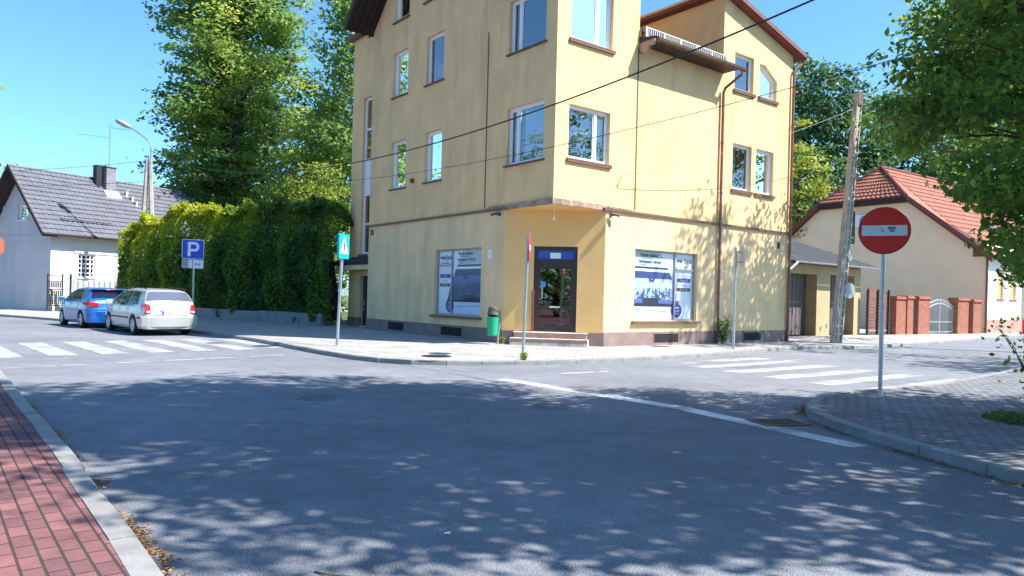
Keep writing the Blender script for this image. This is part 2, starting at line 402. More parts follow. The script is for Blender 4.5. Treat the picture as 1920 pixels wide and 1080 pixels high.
def resample(pts, step):
    pts = [Vector((*p, 0)) for p in pts]; out = [pts[0]]; acc = 0
    for a, b in zip(pts, pts[1:]):
        L = (b - a).length; t = step - acc
        while t <= L: out.append(a + (b - a) * (t / L)); t += step
        acc = L - (t - step)
    return out
def smooth_line(pts, it=2):
    for _ in range(it):
        q = [pts[0]]
        for a, b in zip(pts, pts[1:]):
            q += [(.75 * a[0] + .25 * b[0], .75 * a[1] + .25 * b[1]), (.25 * a[0] + .75 * b[0], .25 * a[1] + .75 * b[1])]
        pts = q + [pts[-1]]
    return pts
def kerb_run(name, line, side, w=.15, h=.1, step=1.0, gap=.012):
    """Row of kerb stones along a line; side=+1 puts the stone to the left of travel."""
    mb = MB(); P_ = resample(line, step)
    for i, (a, b) in enumerate(zip(P_, P_[1:])):
        d = (b - a); L = d.length; d.normalize(); nn = Vector((-d.y, d.x, 0)) * side
        a2 = a + d * gap * .5; b2 = b - d * gap * .5
        hz = h + .006 + random.uniform(-.003, .003); sh = nn * random.uniform(-.008, .008)
        p = [a2 + sh, b2 + sh, b2 + sh + nn * w, a2 + sh + nn * w]
        ch = .018
        top = [a2 + sh + nn * ch, b2 + sh + nn * ch, b2 + sh + nn * w, a2 + sh + nn * w]
        z = Vector((0, 0, 1))
        mb.add([q - z * .03 for q in p] + [q + z * (hz - ch) for q in p] + [q + z * hz for q in top],
               [(0, 1, 5, 4), (1, 2, 6, 5), (2, 3, 7, 6), (3, 0, 4, 7), (4, 5, 9, 8), (5, 6, 10, 9), (6, 7, 11, 10), (7, 4, 8, 11), (8, 9, 10, 11)])
    return struct(mb, name, M['kerb'])

def text_mesh(body, size, shear=0, bold=0, align='CENTER'):
    c = bpy.data.curves.new('lettering', 'FONT'); c.body = body; c.size = size; c.align_x = align; c.align_y = 'CENTER'; c.shear = shear; c.offset = bold; c.resolution_u = 3
    o = bpy.data.objects.new('lettering', c); COL.objects.link(o)
    bpy.context.view_layer.update()
    me = bpy.data.meshes.new_from_object(o.evaluated_get(bpy.context.evaluated_depsgraph_get()))
    vs = [v.co.copy() for v in me.vertices]; fs = [tuple(p.vertices) for p in me.polygons]
    bpy.data.objects.remove(o); bpy.data.curves.remove(c); bpy.data.meshes.remove(me)
    return vs, fs
def put_text(mb, body, size, c, right, up=(0, 0, 1), mi=0, **k):
    vs, fs = text_mesh(body, size, **k); c = Vector(c); right = Vector(right).normalized(); up = Vector(up).normalized()
    mb.add([c + right * v.x + up * v.y for v in vs], fs, mi)

# ------------------------------------------------------------------ foliage
def leaf_mesh(name, m, parent, cen, size, tint, up=.6, out=None, fold=False, aspect=.62, org=None, droop=0.0):
    """One mesh of many small leaf faces. cen (N,3) world, size (N,), tint (N,)."""
    n = len(cen)
    o = np.array(origin_of(parent) if org is None else org)
    nrm = rng.normal(size=(n, 3)); nrm /= np.linalg.norm(nrm, axis=1)[:, None]
    bias = np.zeros((n, 3)); bias[:, 2] = up
    if out is not None: bias += out
    nrm = nrm * .75 + bias; nrm /= np.linalg.norm(nrm, axis=1)[:, None]
    t = rng.normal(size=(n, 3)); t[:, 2] -= droop; t -= nrm * (t * nrm).sum(1)[:, None]; t /= np.linalg.norm(t, axis=1)[:, None]
    b = np.cross(nrm, t)
    L = size[:, None]; W = L * aspect
    if fold:
        pr = [(0, -.5, 0), (-.36, -.28, .08), (-.46, .02, .1), (0, .55, -.04), (.46, .02, .1), (.36, -.28, .08)]
        vs = np.stack([cen + b * (x * W * 1.1) + t * (y * L) + nrm * (z * L) for x, y, z in pr], 1)
        k = 6; faces = np.array([[0, 3, 2, 1], [0, 5, 4, 3]])
    else:
        pr = [(0, -.5), (.5, .02), (0, .5), (-.5, .02)]
        vs = np.stack([cen + b * (x * W) + t * (y * L) for x, y in pr], 1)
        k = 4; faces = np.array([[0, 1, 2, 3]])
    vs = (vs - o).reshape(-1, 3)
    fidx = (faces[None] + (np.arange(n) * k)[:, None, None]).reshape(-1, 4)
    me = bpy.data.meshes.new(name)
    me.vertices.add(len(vs)); me.vertices.foreach_set('co', vs.ravel().astype(np.float32))
    me.loops.add(fidx.size); me.loops.foreach_set('vertex_index', fidx.ravel().astype(np.int32))
    me.polygons.add(len(fidx)); me.polygons.foreach_set('loop_start', (np.arange(len(fidx)) * 4).astype(np.int32))
    at = me.attributes.new('tint', 'FLOAT', 'POINT'); at.data.foreach_set('value', np.repeat(np.clip(tint, 0, 1), k).astype(np.float32))
    me.update(calc_edges=True); me.validate()
    me.materials.append(m)
    ob = bpy.data.objects.new(name, me); COL.objects.link(ob)
    if parent is not None: ob.parent = parent
    elif org is not None: ob.location = org
    return ob

def crown_points(blobs, per, clump=.5, flat=.45, nclump=None, shell=.55, keep=None):
    """blobs: (x,y,z,rx,ry,rz[,tint]). Leaves gather in flattened clumps near each blob's skin."""
    C, T, O = [], [], []
    for b in blobs:
        c = np.array(b[:3]); r = np.array(b[3:6]); tb = b[6] if len(b) > 6 else .5
        area = (r[0] * r[1] + r[0] * r[2] + r[1] * r[2]) / 3
        nc = max(6, int(area * (nclump or 5)))
        d = rng.normal(size=(nc, 3)); d /= np.linalg.norm(d, axis=1)[:, None]
        rad = shell + (1.08 - shell) * rng.random(nc) ** .6
        cc = c + d * r * rad[:, None]
        ct = tb + rng.normal(0, .16, nc)
        m_ = max(3, int(per))
        pos = np.repeat(cc, m_, 0) + rng.normal(size=(nc * m_, 3)) * np.array([clump, clump, clump * flat]) * rng.uniform(.6, 1.3, (nc, 1)).repeat(m_, 0)
        C.append(pos); T.append(np.repeat(ct, m_) + rng.normal(0, .08, nc * m_)); O.append(np.repeat(d, m_, 0))
    C = np.concatenate(C); T = np.concatenate(T); O = np.concatenate(O)
    if keep is not None:
        k = keep(C); C, T, O = C[k], T[k], O[k]
    return C, T, O

def limb(mb, a, b, r0, r1, wig=.12, n=6, seg=6):
    a, b = Vector(a), Vector(b); L = (b - a).length
    pts = []; rad = []
    for i in range(seg + 1):
        t = i / seg
        q = a.lerp(b, t) + Vector((random.uniform(-1, 1), random.uniform(-1, 1), random.uniform(-.6, .6))) * wig * L * .25 * math.sin(math.pi * t)
        q.z += .08 * L * math.sin(math.pi * t)
        pts.append(q); rad.append(r0 + (r1 - r0) * t)
    mb.tube(pts, rad, n)
    return pts

def tree(name, label, base, height, trunk_r, blobs, leafm, per, size, clump=.5, flat=.45, nclump=5, fold=False, up=.6, keep=None, group=None, droop=.3, lean=(0, 0), shell=.55, sub=3, cat='tree', extra=None, fine=False):
    t = thing(name, label, cat, base, group=group)
    mb = MB(); bx, by, bz = base
    top = Vector((bx + lean[0], by + lean[1], bz + height))
    tp = [Vector((bx, by, bz - .1)), Vector((bx, by, bz + .25))]
    tr = [trunk_r * 1.5, trunk_r * 1.12]
    for i in range(1, 9):
        f = i / 8
        tp.append(Vector((bx, by, bz)).lerp(top, f) + Vector((random.uniform(-1, 1), random.uniform(-1, 1), 0)) * trunk_r * .5)
        tr.append(trunk_r * (1 - .88 * f))
    mb.tube(tp, tr, 10)
    for b in list(blobs) + (extra[0] if extra else []):
        c = Vector(b[:3]); f = max(.12, min(.9, (c.z - bz - .35 * math.hypot(c.x - bx, c.y - by)) / height))
        st = Vector((bx, by, bz)).lerp(top, f)
        r0 = trunk_r * (1 - .85 * f) * .55
        if fine and c.z < 1.5 + .5 * c.y: r0 = min(r0 * .4, .035)
        end = st.lerp(c, .85)
        pts = limb(mb, st, end, r0, r0 * .35)
        for _ in range(sub):
            d = Vector((random.gauss(0, 1), random.gauss(0, 1), random.gauss(.2, .7))).normalized()
            e = c + Vector((d.x * b[3], d.y * b[4], d.z * b[5])) * .8
            if keep is not None and not keep(np.array([e]))[0]: continue
            limb(mb, pts[random.randint(3, 6)], e, r0 * .4, r0 * .08, n=5, seg=5)
    mb.build('trunk', M['bark'], t, smooth=True)
    C, T, O = crown_points(blobs, per, clump, flat, nclump, shell, keep)
    sz = size * rng.uniform(.65, 1.25, len(C))
    if fine:      # the twigs nearest the viewer carry more, smaller leaves
        low = (C[:, 2] < 1.5 + .52 * C[:, 1]) & (C[:, 1] > .5)
        sz[low] *= .5
        more = np.repeat(np.where(low)[0], 2); Cm = C[more] + rng.normal(0, .09, (len(more), 3)); k_ = keep(Cm)
        C = np.concatenate([C, Cm[k_]]); T = np.concatenate([T, T[more][k_]]); O = np.concatenate([O, O[more][k_]]); sz = np.concatenate([sz, sz[more][k_]])
    if extra:
        C2, T2, O2 = crown_points(extra[0], extra[1], extra[3], flat, extra[4], .3, keep)
        C = np.concatenate([C, C2]); T = np.concatenate([T, T2]); O = np.concatenate([O, O2]); sz = np.concatenate([sz, extra[2] * rng.uniform(.7, 1.25, len(C2))])
    leaf_mesh('crown', leafm, t, C, sz, T, up, O * .35, fold, droop=droop)
    return t
# ------------------------------------------------------------------ ground, road, pavements
def sheet(name, pts, z, m):
    mb = MB(); poly_slab(mb, pts, None, z); return struct(mb, name, m)
sheet('ground', [(-400, -400), (400, -400), (400, 400), (-400, 400)], -.06, M['grass'])
sheet('road', [(-75, -40), (60, -40), (60, 75), (-75, 75)], 0, M['asphalt'])

corner_kerb = [(-46, 44), (-36, 40.5), (-25.7, 36), (-19.7, 31.9), (-15, 28.7), (-10.8, 25.4), (-8.1, 22.45), (-5.9, 19.65), (-4.5, 17.75), (-3.3, 16.45), (-2.4, 15.9), (-1.3, 15.9), (.3, 16.4), (1.53, 17.0), (2.4, 17.65), (3.88, 18.95), (5.2, 20.1), (6.6, 21.5), (7.7, 23.0), (8.6, 24.0), (10.1, 24.95), (12.6, 26.2), (18.2, 31.2), (26.5, 39.5), (40, 52)]
ck = smooth_line(corner_kerb, 2)
pv = [(x, y) for x, y in ck] + [(55, 68), (55, 75), (-70, 75), (-70, 54)]
mb = MB(); poly_slab(mb, [(x, y + .02) for x, y in pv], None, .1)
struct(mb, 'pavement', M['pavers'])
kerb_run('kerb', ck, +1, step=.78, h=.1)

red_edge = [(-22, 29.2), (-16, 21.6), (-11.2, 15.6), (-8.06, 11.75), (-5.91, 9.0), (-4.52, 7.31), (-3.41, 5.88), (-2.67, 4.92), (-2.16, 4.27), (-1.83, 3.84), (-.9, 2.6), (.5, .9), (2.2, -1.2), (9, -10), (24, -30)]
re_ = smooth_line(red_edge, 1)
mb = MB(); poly_slab(mb, [(x - .10, y - .078) for x, y in re_] + [(-10, -38), (-40, -38), (-60, 10), (-40, 30)], None, .1)
struct(mb, 'pavement', M['redpav'])
kerb_run('kerb', re_, -1, step=1.0, w=.145)

isl = [(24, -22), (12.5, -9), (8.2, -3.5), (6.4, .6), (5.2, 3.7), (4.46, 6.3), (4.2, 7.2), (4.0, 8.3), (3.9, 9.3), (4.02, 10.0), (4.35, 10.8), (4.9, 11.6), (5.75, 12.25), (7.1, 13.0), (9.04, 14.7), (13.5, 19.0), (20, 25), (30, 34.5), (45, 48)]
il = smooth_line(isl, 2)
mb = MB(); poly_slab(mb, il + [(58, 45), (58, -38), (26, -38)], None, .1)
struct(mb, 'pavement', M['islandpav'])
kerb_run('kerb', il, -1, step=.8, h=.11)
# pale yard in front of the cream house
sheet('yard', [(18.6, 37.2), (24.2, 41.0), (28.6, 44.3), (40, 54), (37.5, 50.5), (26, 39.6), (21.5, 35)], .106, M['yard'])
# grass strip behind the hedge wall
sheet('grass_verge', [(-8.4, 31.6), (-21.6, 40.6), (-18, 60), (-2, 52), (-6, 36)], .106, M['grass'])

# painted markings
mb = MB()
def mark(p0, p1, w, side=1, z=.004):
    a, b = Vector((*p0, 0)), Vector((*p1, 0)); d = (b - a).normalized(); n_ = Vector((-d.y, d.x, 0)) * w * side
    k = 7; L = b - a
    for i in range(k):
        e0 = random.uniform(-.015, .015); e1 = random.uniform(-.015, .015)
        mb.quad(a + L * (i / k) + Vector((0, 0, z)), a + L * ((i + 1) / k) + Vector((0, 0, z)), a + L * ((i + 1) / k) + n_ + Vector((0, 0, z)), a + L * (i / k) + n_ + Vector((0, 0, z)))
LD = Vector((-.664, .748, 0))
p = Vector((-9.85, 15.75, 0)); q = Vector((.70, .72, 0)); q.normalize()
for i in range(-3, 6):
    a = p + q * (1.03 * i); b = a + LD * 4.5
    if i == 5: a = a + LD * .2
    mark(a[:2], b[:2], .55, -1)
struct(mb, 'road_marking', M['paint'])
mb = MB()
for i in range(-2, 6):
    a = Vector((-9.05, 13.15, 0)) + Vector((.615, .72, 0)) * (1.0 * i) * 1.02 - LD * 0
    b = a + Vector((.56, .66, 0))
    mark(a[:2], b[:2], .14)
struct(mb, 'road_marking', M['paint'])
mb = MB()
starts = [(3.75, 18.15), (4.13, 17.2), (4.65, 16.2), (5.2, 15.2), (5.75, 14.25), (6.35, 13.35)]
for sxy in starts:
    a = Vector((*sxy, 0)); b = a + D2 * 4.0
    if sxy[0] < 4: a = a + D2 * 1.2
    mark(a[:2], b[:2], .5, -1)
struct(mb, 'road_marking', M['paint'])
mb = MB()
mark((-.28, 13.45), (2.28, 10.4), .30); mark((2.28, 10.4), (3.63, 7.8), .30)
struct(mb, 'road_marking', M['freshpaint'])
mb = MB()
mark((1.06, 14.75), (1.79, 15.27), .13); mark((1.9, 15.33), (2.1, 15.48), .13)
mark((7.2, 19.5), (8.1, 20.3), .13); mark((4.2, 17.95), (5.0, 18.6), .1)
struct(mb, 'road_marking', M['paint'])

# manholes and drains
def manhole(name, label, x, y, z, r, m, elong=1.0):
    mb = MB()
    mb.cyl((x, y, z - .05), (x, y, z + .006), r, 28)
    for k in range(-3, 4):
        w = math.sqrt(max(0, 1 - (k / 4) ** 2)) * r * .8
        mb.abox(x - w, x + w, y + k * r / 4 - .02, y + k * r / 4 + .02, z + .003, z + .012)
    t = mb.build(name, m, None, org=(x, y, z)); tag(t, label, 'manhole cover'); return t
manhole('manhole_cover', 'round dark iron manhole cover set in the pavement before the shop', -1.72, 17.1, .1, .36, M['iron'])
manhole('manhole_cover', 'round manhole cover in the lane near the left pedestrian crossing', -8.35, 22.0 - 1.1, .0, .33, M['worncover'])
manhole('manhole_cover', 'worn round cover sunk in dark asphalt in the middle of the road', -2.75, 10.55, .0, .33, M['worncover'])
manhole('manhole_cover', 'leaf strewn round cover in the road beside the solid white line', .55, 10.3, .0, .30, M['worncover'])
# storm drain
def drain(cx, cy, ang):
    t = thing('storm_drain', 'rusty slotted storm drain by the kerb of the right island', 'drain', (cx, cy, 0), ang)
    mb = MB()
    for s in (-1, 1):
        mb.abox(-.32, .32, s * .21 - .03, s * .21 + .03, -.03, .012); mb.abox(s * .30 - .03, s * .30 + .03, -.18, .18, -.03, .0115)
    fr = mb.build('frame', M['iron'], t, org=(0, 0, 0)); fr.location = (0, 0, 0)
    mb = MB(); mb.abox(-.27, .27, -.18, .18, -.03, .003)
    mb.build('pit', M['dark'], t, org=(0, 0, 0)).location = (0, 0, 0)
    mb = MB()
    for k in range(9): mb.abox(-.26 + k * .06, -.238 + k * .06, -.18, .18, -.02, .009)
    mb.build('grate', M['rust'], t, org=(0, 0, 0)).location = (0, 0, 0)
drain(3.42, 9.35, R_(100 - 90 + 5))

# dry leaf litter in the gutters (nobody could count it)
def litter(name, line, w, n, off, dens=None):
    P_ = resample(line, .05); P_ = np.array([p[:2] for p in P_]); k = rng.integers(0, len(P_) - 1, n)
    d = P_[np.minimum(k + 1, len(P_) - 1)] - P_[k]; d /= np.linalg.norm(d, axis=1)[:, None] + 1e-9
    nn = np.stack([d[:, 1], -d[:, 0]], 1) * off
    xy = P_[k] + nn * (np.abs(rng.normal(0, w, n)) + .02)[:, None]
    cl = np.sin(xy[:, 0] * 3.1) + np.sin(xy[:, 1] * 4.3 + 1) + rng.normal(0, .6, n)
    xy = xy[cl > -.2]
    c = np.column_stack([xy, np.full(len(xy), .012) + rng.random(len(xy)) * .012])
    return leaf_mesh(name, M['litter'], None, c, rng.uniform(.02, .05, len(c)), rng.random(len(c)), up=2.2, org=(0, 0, 0))
tag(litter('leaf_litter', [p for p in re_ if 2.5 < p[1] < 6.2], .055, 1400, -1), 'dry brown leaves lying along the gutter of the red pavement', 'leaf litter', kind='stuff')
tag(litter('leaf_litter', [p for p in re_ if 6.0 < p[1] < 10.5], .04, 600, -1), 'thin line of dry leaves further along the red pavement kerb', 'leaf litter', kind='stuff')
tag(litter('leaf_litter', [p for p in il if 4.5 < p[1] < 11.5 and p[0] < 6], .07, 1300, -1), 'dry leaves caught against the kerb of the right island', 'leaf litter', kind='stuff')
# ------------------------------------------------------------------ corner building
P0 = Vector((1.10, 20.89, 0)); G = .1
FL = Frame(P0, D1, -1); FR = Frame(P0, D2, 1)
A_ = P0 + D1 * 2.234; B_ = P0 + D2 * 2.12
FC = Frame(A_, B_ - A_, 1); CL = (B_ - A_).length
FS = Frame(P0 - FL.n * .6, D1, -1)             # set-back stair bay
bld = thing('apartment_building', 'three storey ochre corner building with a shop on its chamfered ground floor', 'building', P0)

def window(fr, s0, s1, z0, z1, split=(), curtain=None, inset=.13, sill='wide', transoms=(), panel=None, name='window'):
    """uPVC window as a part, with pane, sill and curtain sub-parts."""
    f = .065; mb = MB()
    a, b = -inset - .05, -inset + .02
    fr.box(mb, s0, s0 + f, z0, z1, a, b); fr.box(mb, s1 - f, s1, z0, z1, a, b)
    fr.box(mb, s0 + f, s1 - f, z0, z0 + f, a, b); fr.box(mb, s0 + f, s1 - f, z1 - f, z1, a, b)
    e = [s0 + f, *[q for c in split for q in (c - f * .75, c + f * .75)], s1 - f]
    for c in split: fr.box(mb, c - f * .75, c + f * .75, z0 + f, z1 - f, a, b + .004)
    for t_ in transoms: fr.box(mb, s0 + f, s1 - f, t_ - f * .6, t_ + f * .6, a, b + .003)
    for i in range(0, len(e), 2):           # sash rims
        for (q0, q1, w0, w1) in ((e[i], e[i] + .035, z0 + f, z1 - f), (e[i + 1] - .035, e[i + 1], z0 + f, z1 - f), (e[i] + .035, e[i + 1] - .035, z0 + f, z0 + f + .035), (e[i] + .035, e[i + 1] - .035, z1 - f - .035, z1 - f)):
            fr.box(mb, q0, q1, w0, w1, a, b - .022)
    if panel: fr.box(mb, s0 + f, s1 - f, panel[0], panel[1], a, b - .03)
    w = mb.build(name, M['upvc'], bld)
    mb = MB(); fr.quad(mb, s0 + f * .5, s1 - f * .5, z0 + f * .5, z1 - f * .5, -inset - .03); mb.build('pane', M['glass'], w)
    mb = MB(); fr.quad(mb, s0 - .1, s1 + .1, z0 - .1, z1 + .1, -inset - .75); mb.build('room_backing', M['room'], w)
    if curtain:
        for (c0, c1, mname, drop) in curtain:
            mb = MB(); n = 40; vs = []
            for i in range(n + 1):
                s = c0 + (c1 - c0) * i / n; o = -inset - .16 + .035 * math.sin(i * 1.25) + .012 * math.sin(i * 3.1)
                vs += [fr.p(s, z0 + .02, o), fr.p(s, z1 - drop, o)]
            mb.add(vs, [(2 * i, 2 * i + 2, 2 * i + 3, 2 * i + 1) for i in range(n)])
            mb.build('curtain', M[mname], w, smooth=True)
    if sill == 'wide':
        mb = MB(); thin = fr is FL; fr.box(mb, s0 - .07, s1 + .07, z0 - .05, z0 - .005, -inset + .021, .075)
        if not thin: fr.box(mb, s0 - .07, s1 + .07, z0 - .11, z0 - .05, .003, .070)
        mb.build('sill', M['groove' if thin else 'brownmetal'], w)
    return w

TOP = 12.05
# openings (s0, s1, z0, z1)
LW = [(8.43, 9.55, 5.55, 7.36), (5.96, 7.05, 5.55, 7.34), (8.43, 9.55, 9.07, 10.79), (5.96, 7.1, 9.05, 10.77), (.5, 2.24, 5.55, 7.30), (.5, 2.24, 8.97, 10.6)]
LTOP = [(8.43, 9.55, 11.97, 13.5), (5.96, 7.3, 12.08, 13.7)]
RW = [(.52, 2.2, 5.58, 7.15), (.52, 2.23, 9.04, 10.7), (8.36, 9.5, 5.56, 7.19), (9.78, 10.9, 5.56, 7.19), (8.36, 9.5, 9.1, 10.41), (9.87, 11.0, 9.1, 10.32)]
LG = [(3.43, 6.22, .86, 3.10)]; RG = [(3.45, 6.55, .88, 3.14)]
Z1 = 4.27
up = MB()
FL.wall(up, 0, 11.27, Z1, TOP, [w for w in LW])
FL.wall(up, 3.0, 9.7, TOP, 13.85, [(a, b, max(c, TOP), d) for a, b, c, d in LTOP])
FL.poly(up, [(9.7, TOP), (11.27, TOP), (9.7, 13.6)]); FL.poly(up, [(9.7, 13.6), (9.7, 13.85), (9.45, 13.85)])
FL.poly(up, [(0, TOP), (3.0, TOP), (3.0, 13.85), (1.8, 13.85)]); FL.poly(up, [(1.8, 13.85), (9.45, 13.85), (5.6, 17.7)])
FR.wall(up, 0, 3.4, Z1, TOP, RW[:2])
FR.wall(up, 3.4, 7.7, Z1, 9.6)
FR.wall(up, 7.7, 12.05, Z1, 11.0, RW[2:])
FR.poly(up, [(7.7, 11.0), (12.05, 11.0), (12.05, 11.06), (7.7, 12.2)])
# wedge closing the slanted head of the last window
FR.quad(up, 9.87, 9.871, 9.1, 9.101, -.01)
up.prism([FR.p(10.2, 10.33, -.001), FR.p(11.01, 10.33, -.001), FR.p(11.01, 9.86, -.001)], FR.n * -.2)
FQ = Frame(P0 + D2 * 7.7, D1, -1); FQ.wall(up, 0, 11.27, 9.0, 12.62)             # side wall of the taller wing
FT = Frame(P0 + D2 * 3.4, D1, -1); FT.wall(up, 0, 11.27, 9.0, TOP); FT.poly(up, [(0, TOP), (11.27, TOP), (5.6, 17.7)])
FE = Frame(P0 + D2 * 12.05, D1, -1); FE.wall(up, 0, 11.27, 0, 11.06)
FB = Frame(P0 + D1 * 11.27, D2, 1); FB.wall(up, 0, 12.05, 0, 11)
FS.wall(up, 11.27, 14.25, .1, 12.62, [(12.4, 13.22, 3.2, 9.9), (12.4, 13.14, .15, 2.28)])
FE2 = Frame(P0 + D1 * 14.25, D2, 1); FE2.wall(up, .6, 8, .1, 12.62)
FS2 = Frame(P0 - FL.n * 8, D1, -1); FS2.wall(up, 11.27, 14.25, 0, 12.62)
upper = up.build('upper_wall', M['stucco'], bld)
for fr_, a_, b_, h_ in ((FL, 2.234, 11.27, LG), (FR, 2.12, 12.05, RG)):
    lo = MB(); fr_.wall(lo, a_, b_, .1, 4.2, h_); lo.build('ground_floor_wall', M['stucco_low'], bld)
ch = MB(); FC.wall(ch, 0, CL, .1, 4.2, [(.93, 2.26, .47, 3.1)], .2)
ch.add([FC.p(0, 4.2), FC.p(CL, 4.2), P0 + Vector((0, 0, 4.2))], [(0, 1, 2)])
ch.build('entrance_wall', M['soffit'], bld)
# plinth
pm = MB()
FL.box(pm, 2.25, 11.29, .05, .53, -.1, .022); FR.box(pm, 2.13, 12.07, .05, .53, -.1, .022)
FC.box(pm, .0, .93, .05, .50, -.1, .02); FC.box(pm, 2.26, CL, .05, .50, -.1, .02)
FS.box(pm, 11.27, 12.4, .05, .5, -.1, .02); FS.box(pm, 13.14, 14.27, .05, .5, -.1, .02)
pm.build('plinth', M['plinth'], bld)
for fr, a, b in ((FL, 8.24, 9.43), (FL, 4.4, 5.67), (FR, 4.4, 5.6), (FR, 9.23, 10.3)):
    mb = MB(); fr.box(mb, a, b, .18, .46, 0, .026)
    g_ = mb.build('cellar_vent', M['dark'], bld)
    mb = MB(); fr.box(mb, a, b, .465, .49, .0, .034); fr.box(mb, a - .03, a, .18, .49, 0, .034); fr.box(mb, b, b + .03, .18, .49, 0, .034)
    mb.build('surround', M['plinth'], g_)
# ledge band and weathered drip above the entrance
lm = MB()
FL.box(lm, 2.0, 11.33, 4.2, 4.275, -.05, .07); FR.box(lm, 2.0, 12.1, 4.2, 4.275, -.05, .07)
lm.build('ledge', M['brownmetal'], bld)
lm = MB()
for fr, e in ((FL, 3.3), (FR, 3.35)):
    N_ = 14
    for i in range(N_):
        a, b = e * i / N_, e * (i + 1) / N_
        fr.box(lm, a - (.07 if i == 0 and fr is FR else 0), b, 4.275 if a >= 1.9 else 4.202, 4.37 - .05 * i / N_ + random.uniform(-.012, .012), -.02, .055 + random.uniform(0, .025))
lm.build('weathered_ledge', M['ledge'], bld)
# joint strips
jm = MB(); FL.box(jm, 3.29, 3.345, 4.36, 9.95, -.01, .008); jm.build('joint_strip', M['groove'], bld)
jm = MB(); FR.box(jm, 3.35, 3.40, 4.32, 9.4, -.01, .012); jm.build('joint_strip', M['groove'], bld)

# windows
for i, w in enumerate(LW[:4]): window(FL, *w)
for i, w in enumerate(LTOP): window(FL, *w)
window(FL, *LW[4], split=(1.83,), curtain=((.6, 1.72, 'curtain', .1), (1.93, 2.1, 'curtainr', .1)))
window(FL, *LW[5], split=(1.83,))
window(FR, *RW[0], split=(1.68,), curtain=((.6, 1.5, 'curtain', .55), (1.75, 2.05, 'curtain', .1)))
window(FR, *RW[1], split=(1.68,), curtain=((.55, .8, 'curtain', 1.25),))
window(FR, *RW[2], curtain=((8.42, 8.9, 'curtain', .08), (8.98, 9.44, 'curtainr', .08)))
window(FR, *RW[3], curtain=((9.84, 10.15, 'curtain', .08), (10.45, 10.84, 'curtainr', .08)))
window(FR, *RW[4], curtain=((8.45, 8.75, 'curtain', .1),))
window(FR, *RW[5])
mb = MB(); mb.prism([FR.p(10.1, 10.33, -.09), FR.p(10.22, 10.33, -.09), FR.p(11.0, 9.88, -.09), FR.p(11.0, 9.80, -.09)], FR.n * -.09)
mb.build('slanted_window_head', M['upvc'], bld)
window(FS, 12.4, 13.22, 3.2, 9.9, transoms=(4.5, 5.75, 7.25, 8.55), panel=(5.79, 7.21), name='stair_window')
# side door and its little roof
mb = MB(); FS.box(mb, 12.42, 13.12, .15, 2.26, -.2, -.14)
dr = mb.build('side_door', M['doorbrown'], bld)
mb = MB()
FS.box(mb, 12.95, 13.06, 1.0, 1.28, -.14, -.125); FS.box(mb, 12.88, 13.06, 1.2, 1.225, -.125, -.06); FS.box(mb, 12.97, 13.05, .78, .9, -.14, -.12)
mb.build('handle', M['galv'], dr)
mb = MB()
mb.hexa([FS.p(11.2, 2.72, .55), FS.p(14.6, 2.72, .55), FS.p(14.6, 2.72, 0), FS.p(11.2, 2.72, 0), FS.p(11.2, 2.86, .58), FS.p(14.7, 2.86, .58), FS.p(14.7, 3.1, 0), FS.p(11.2, 3.1, 0)])
mb.build('door_canopy', M['shingle'], bld)
mb = MB(); FS.box(mb, 11.28, 14.45, 2.52, 2.72, 0, .5); mb.build('canopy_beam', M['stucco_low'], bld)
# roof over the stair bay
mb = MB(); mb.hexa([FS.p(11.2, 12.62, .25), FS.p(14.5, 12.62, .25), FS.p(14.5, 12.62, -8), FS.p(11.2, 12.62, -8), FS.p(11.2, 12.8, .25), FS.p(14.5, 12.8, .25), FS.p(14.5, 14.5, -4), FS.p(11.2, 14.5, -4)])
mb.build('stair_roof', M['groove'], bld)
# main gable roof, thick overhanging rake
mb = MB()
def slope_slab(sa, za, sb, zb, x0, x1, th):
    """roof plane between (s,z) edges, along D2 from x0 to x1 (x measured from the left facade, inward)."""
    q = lambda s, z, x: P0 + D1 * s + D2 * x + Vector((0, 0, z))
    mb.hexa([q(sa, za, x0), q(sb, zb, x0), q(sb, zb, x1), q(sa, za, x1), q(sa, za + th, x0), q(sb, zb + th, x0), q(sb, zb + th, x1), q(sa, za + th, x1)])
slope_slab(11.42, 11.95, 5.6, 17.75, -1.2, 4.0, .32)
slope_slab(-.25, 11.95, 5.6, 17.75, -.6, 4.0, .32)
mb.build('gable_roof', M['darkwood'], bld)
mb = MB()
for x in (-1.0, -.72, -.44, -.16):
    q = lambda s, z, xx: P0 + D1 * s + D2 * xx + Vector((0, 0, z))
    mb.hexa([q(11.40, 11.86, x), q(5.6, 17.66, x), q(5.6, 17.66, x + .06), q(11.40, 11.86, x + .06), q(11.40, 11.945, x), q(5.6, 17.745, x), q(5.6, 17.745, x + .06), q(11.40, 11.945, x + .06)])
mb.build('rafter', M['darkwood'], bld)
# middle roof, eave, gutter, snow guard
mb = MB()
mb.hexa([FR.p(3.4, 9.55, .62), FR.p(7.72, 9.55, .62), FR.p(7.7, 9.55, -11), FR.p(3.4, 9.55, -11), FR.p(3.4, 9.62, .66), FR.p(7.75, 9.62, .66), FR.p(7.7, 11.8, -11), FR.p(3.4, 11.8, -11)])
mb.build('terrace_roof', M['shingle'], bld)
mb = MB(); FR.box(mb, 3.42, 7.7, 9.49, 9.549, .0, .60); mb.build('eave_soffit', M['darkwood'], bld)
mb = MB(); FR.box(mb, 3.4, 3.46, 9.38, 9.56, .0, .62); FR.box(mb, 3.4, 3.50, 9.22, 9.38, .0, .40); mb.build('eave_end', M['ledge'], bld)
mb = MB(); n = 12
pr = [(.62 + .075 * math.cos(math.pi + math.pi * k / n) + .07, 9.55 + .10 * math.sin(math.pi + math.pi * k / n)) for k in range(n + 1)]
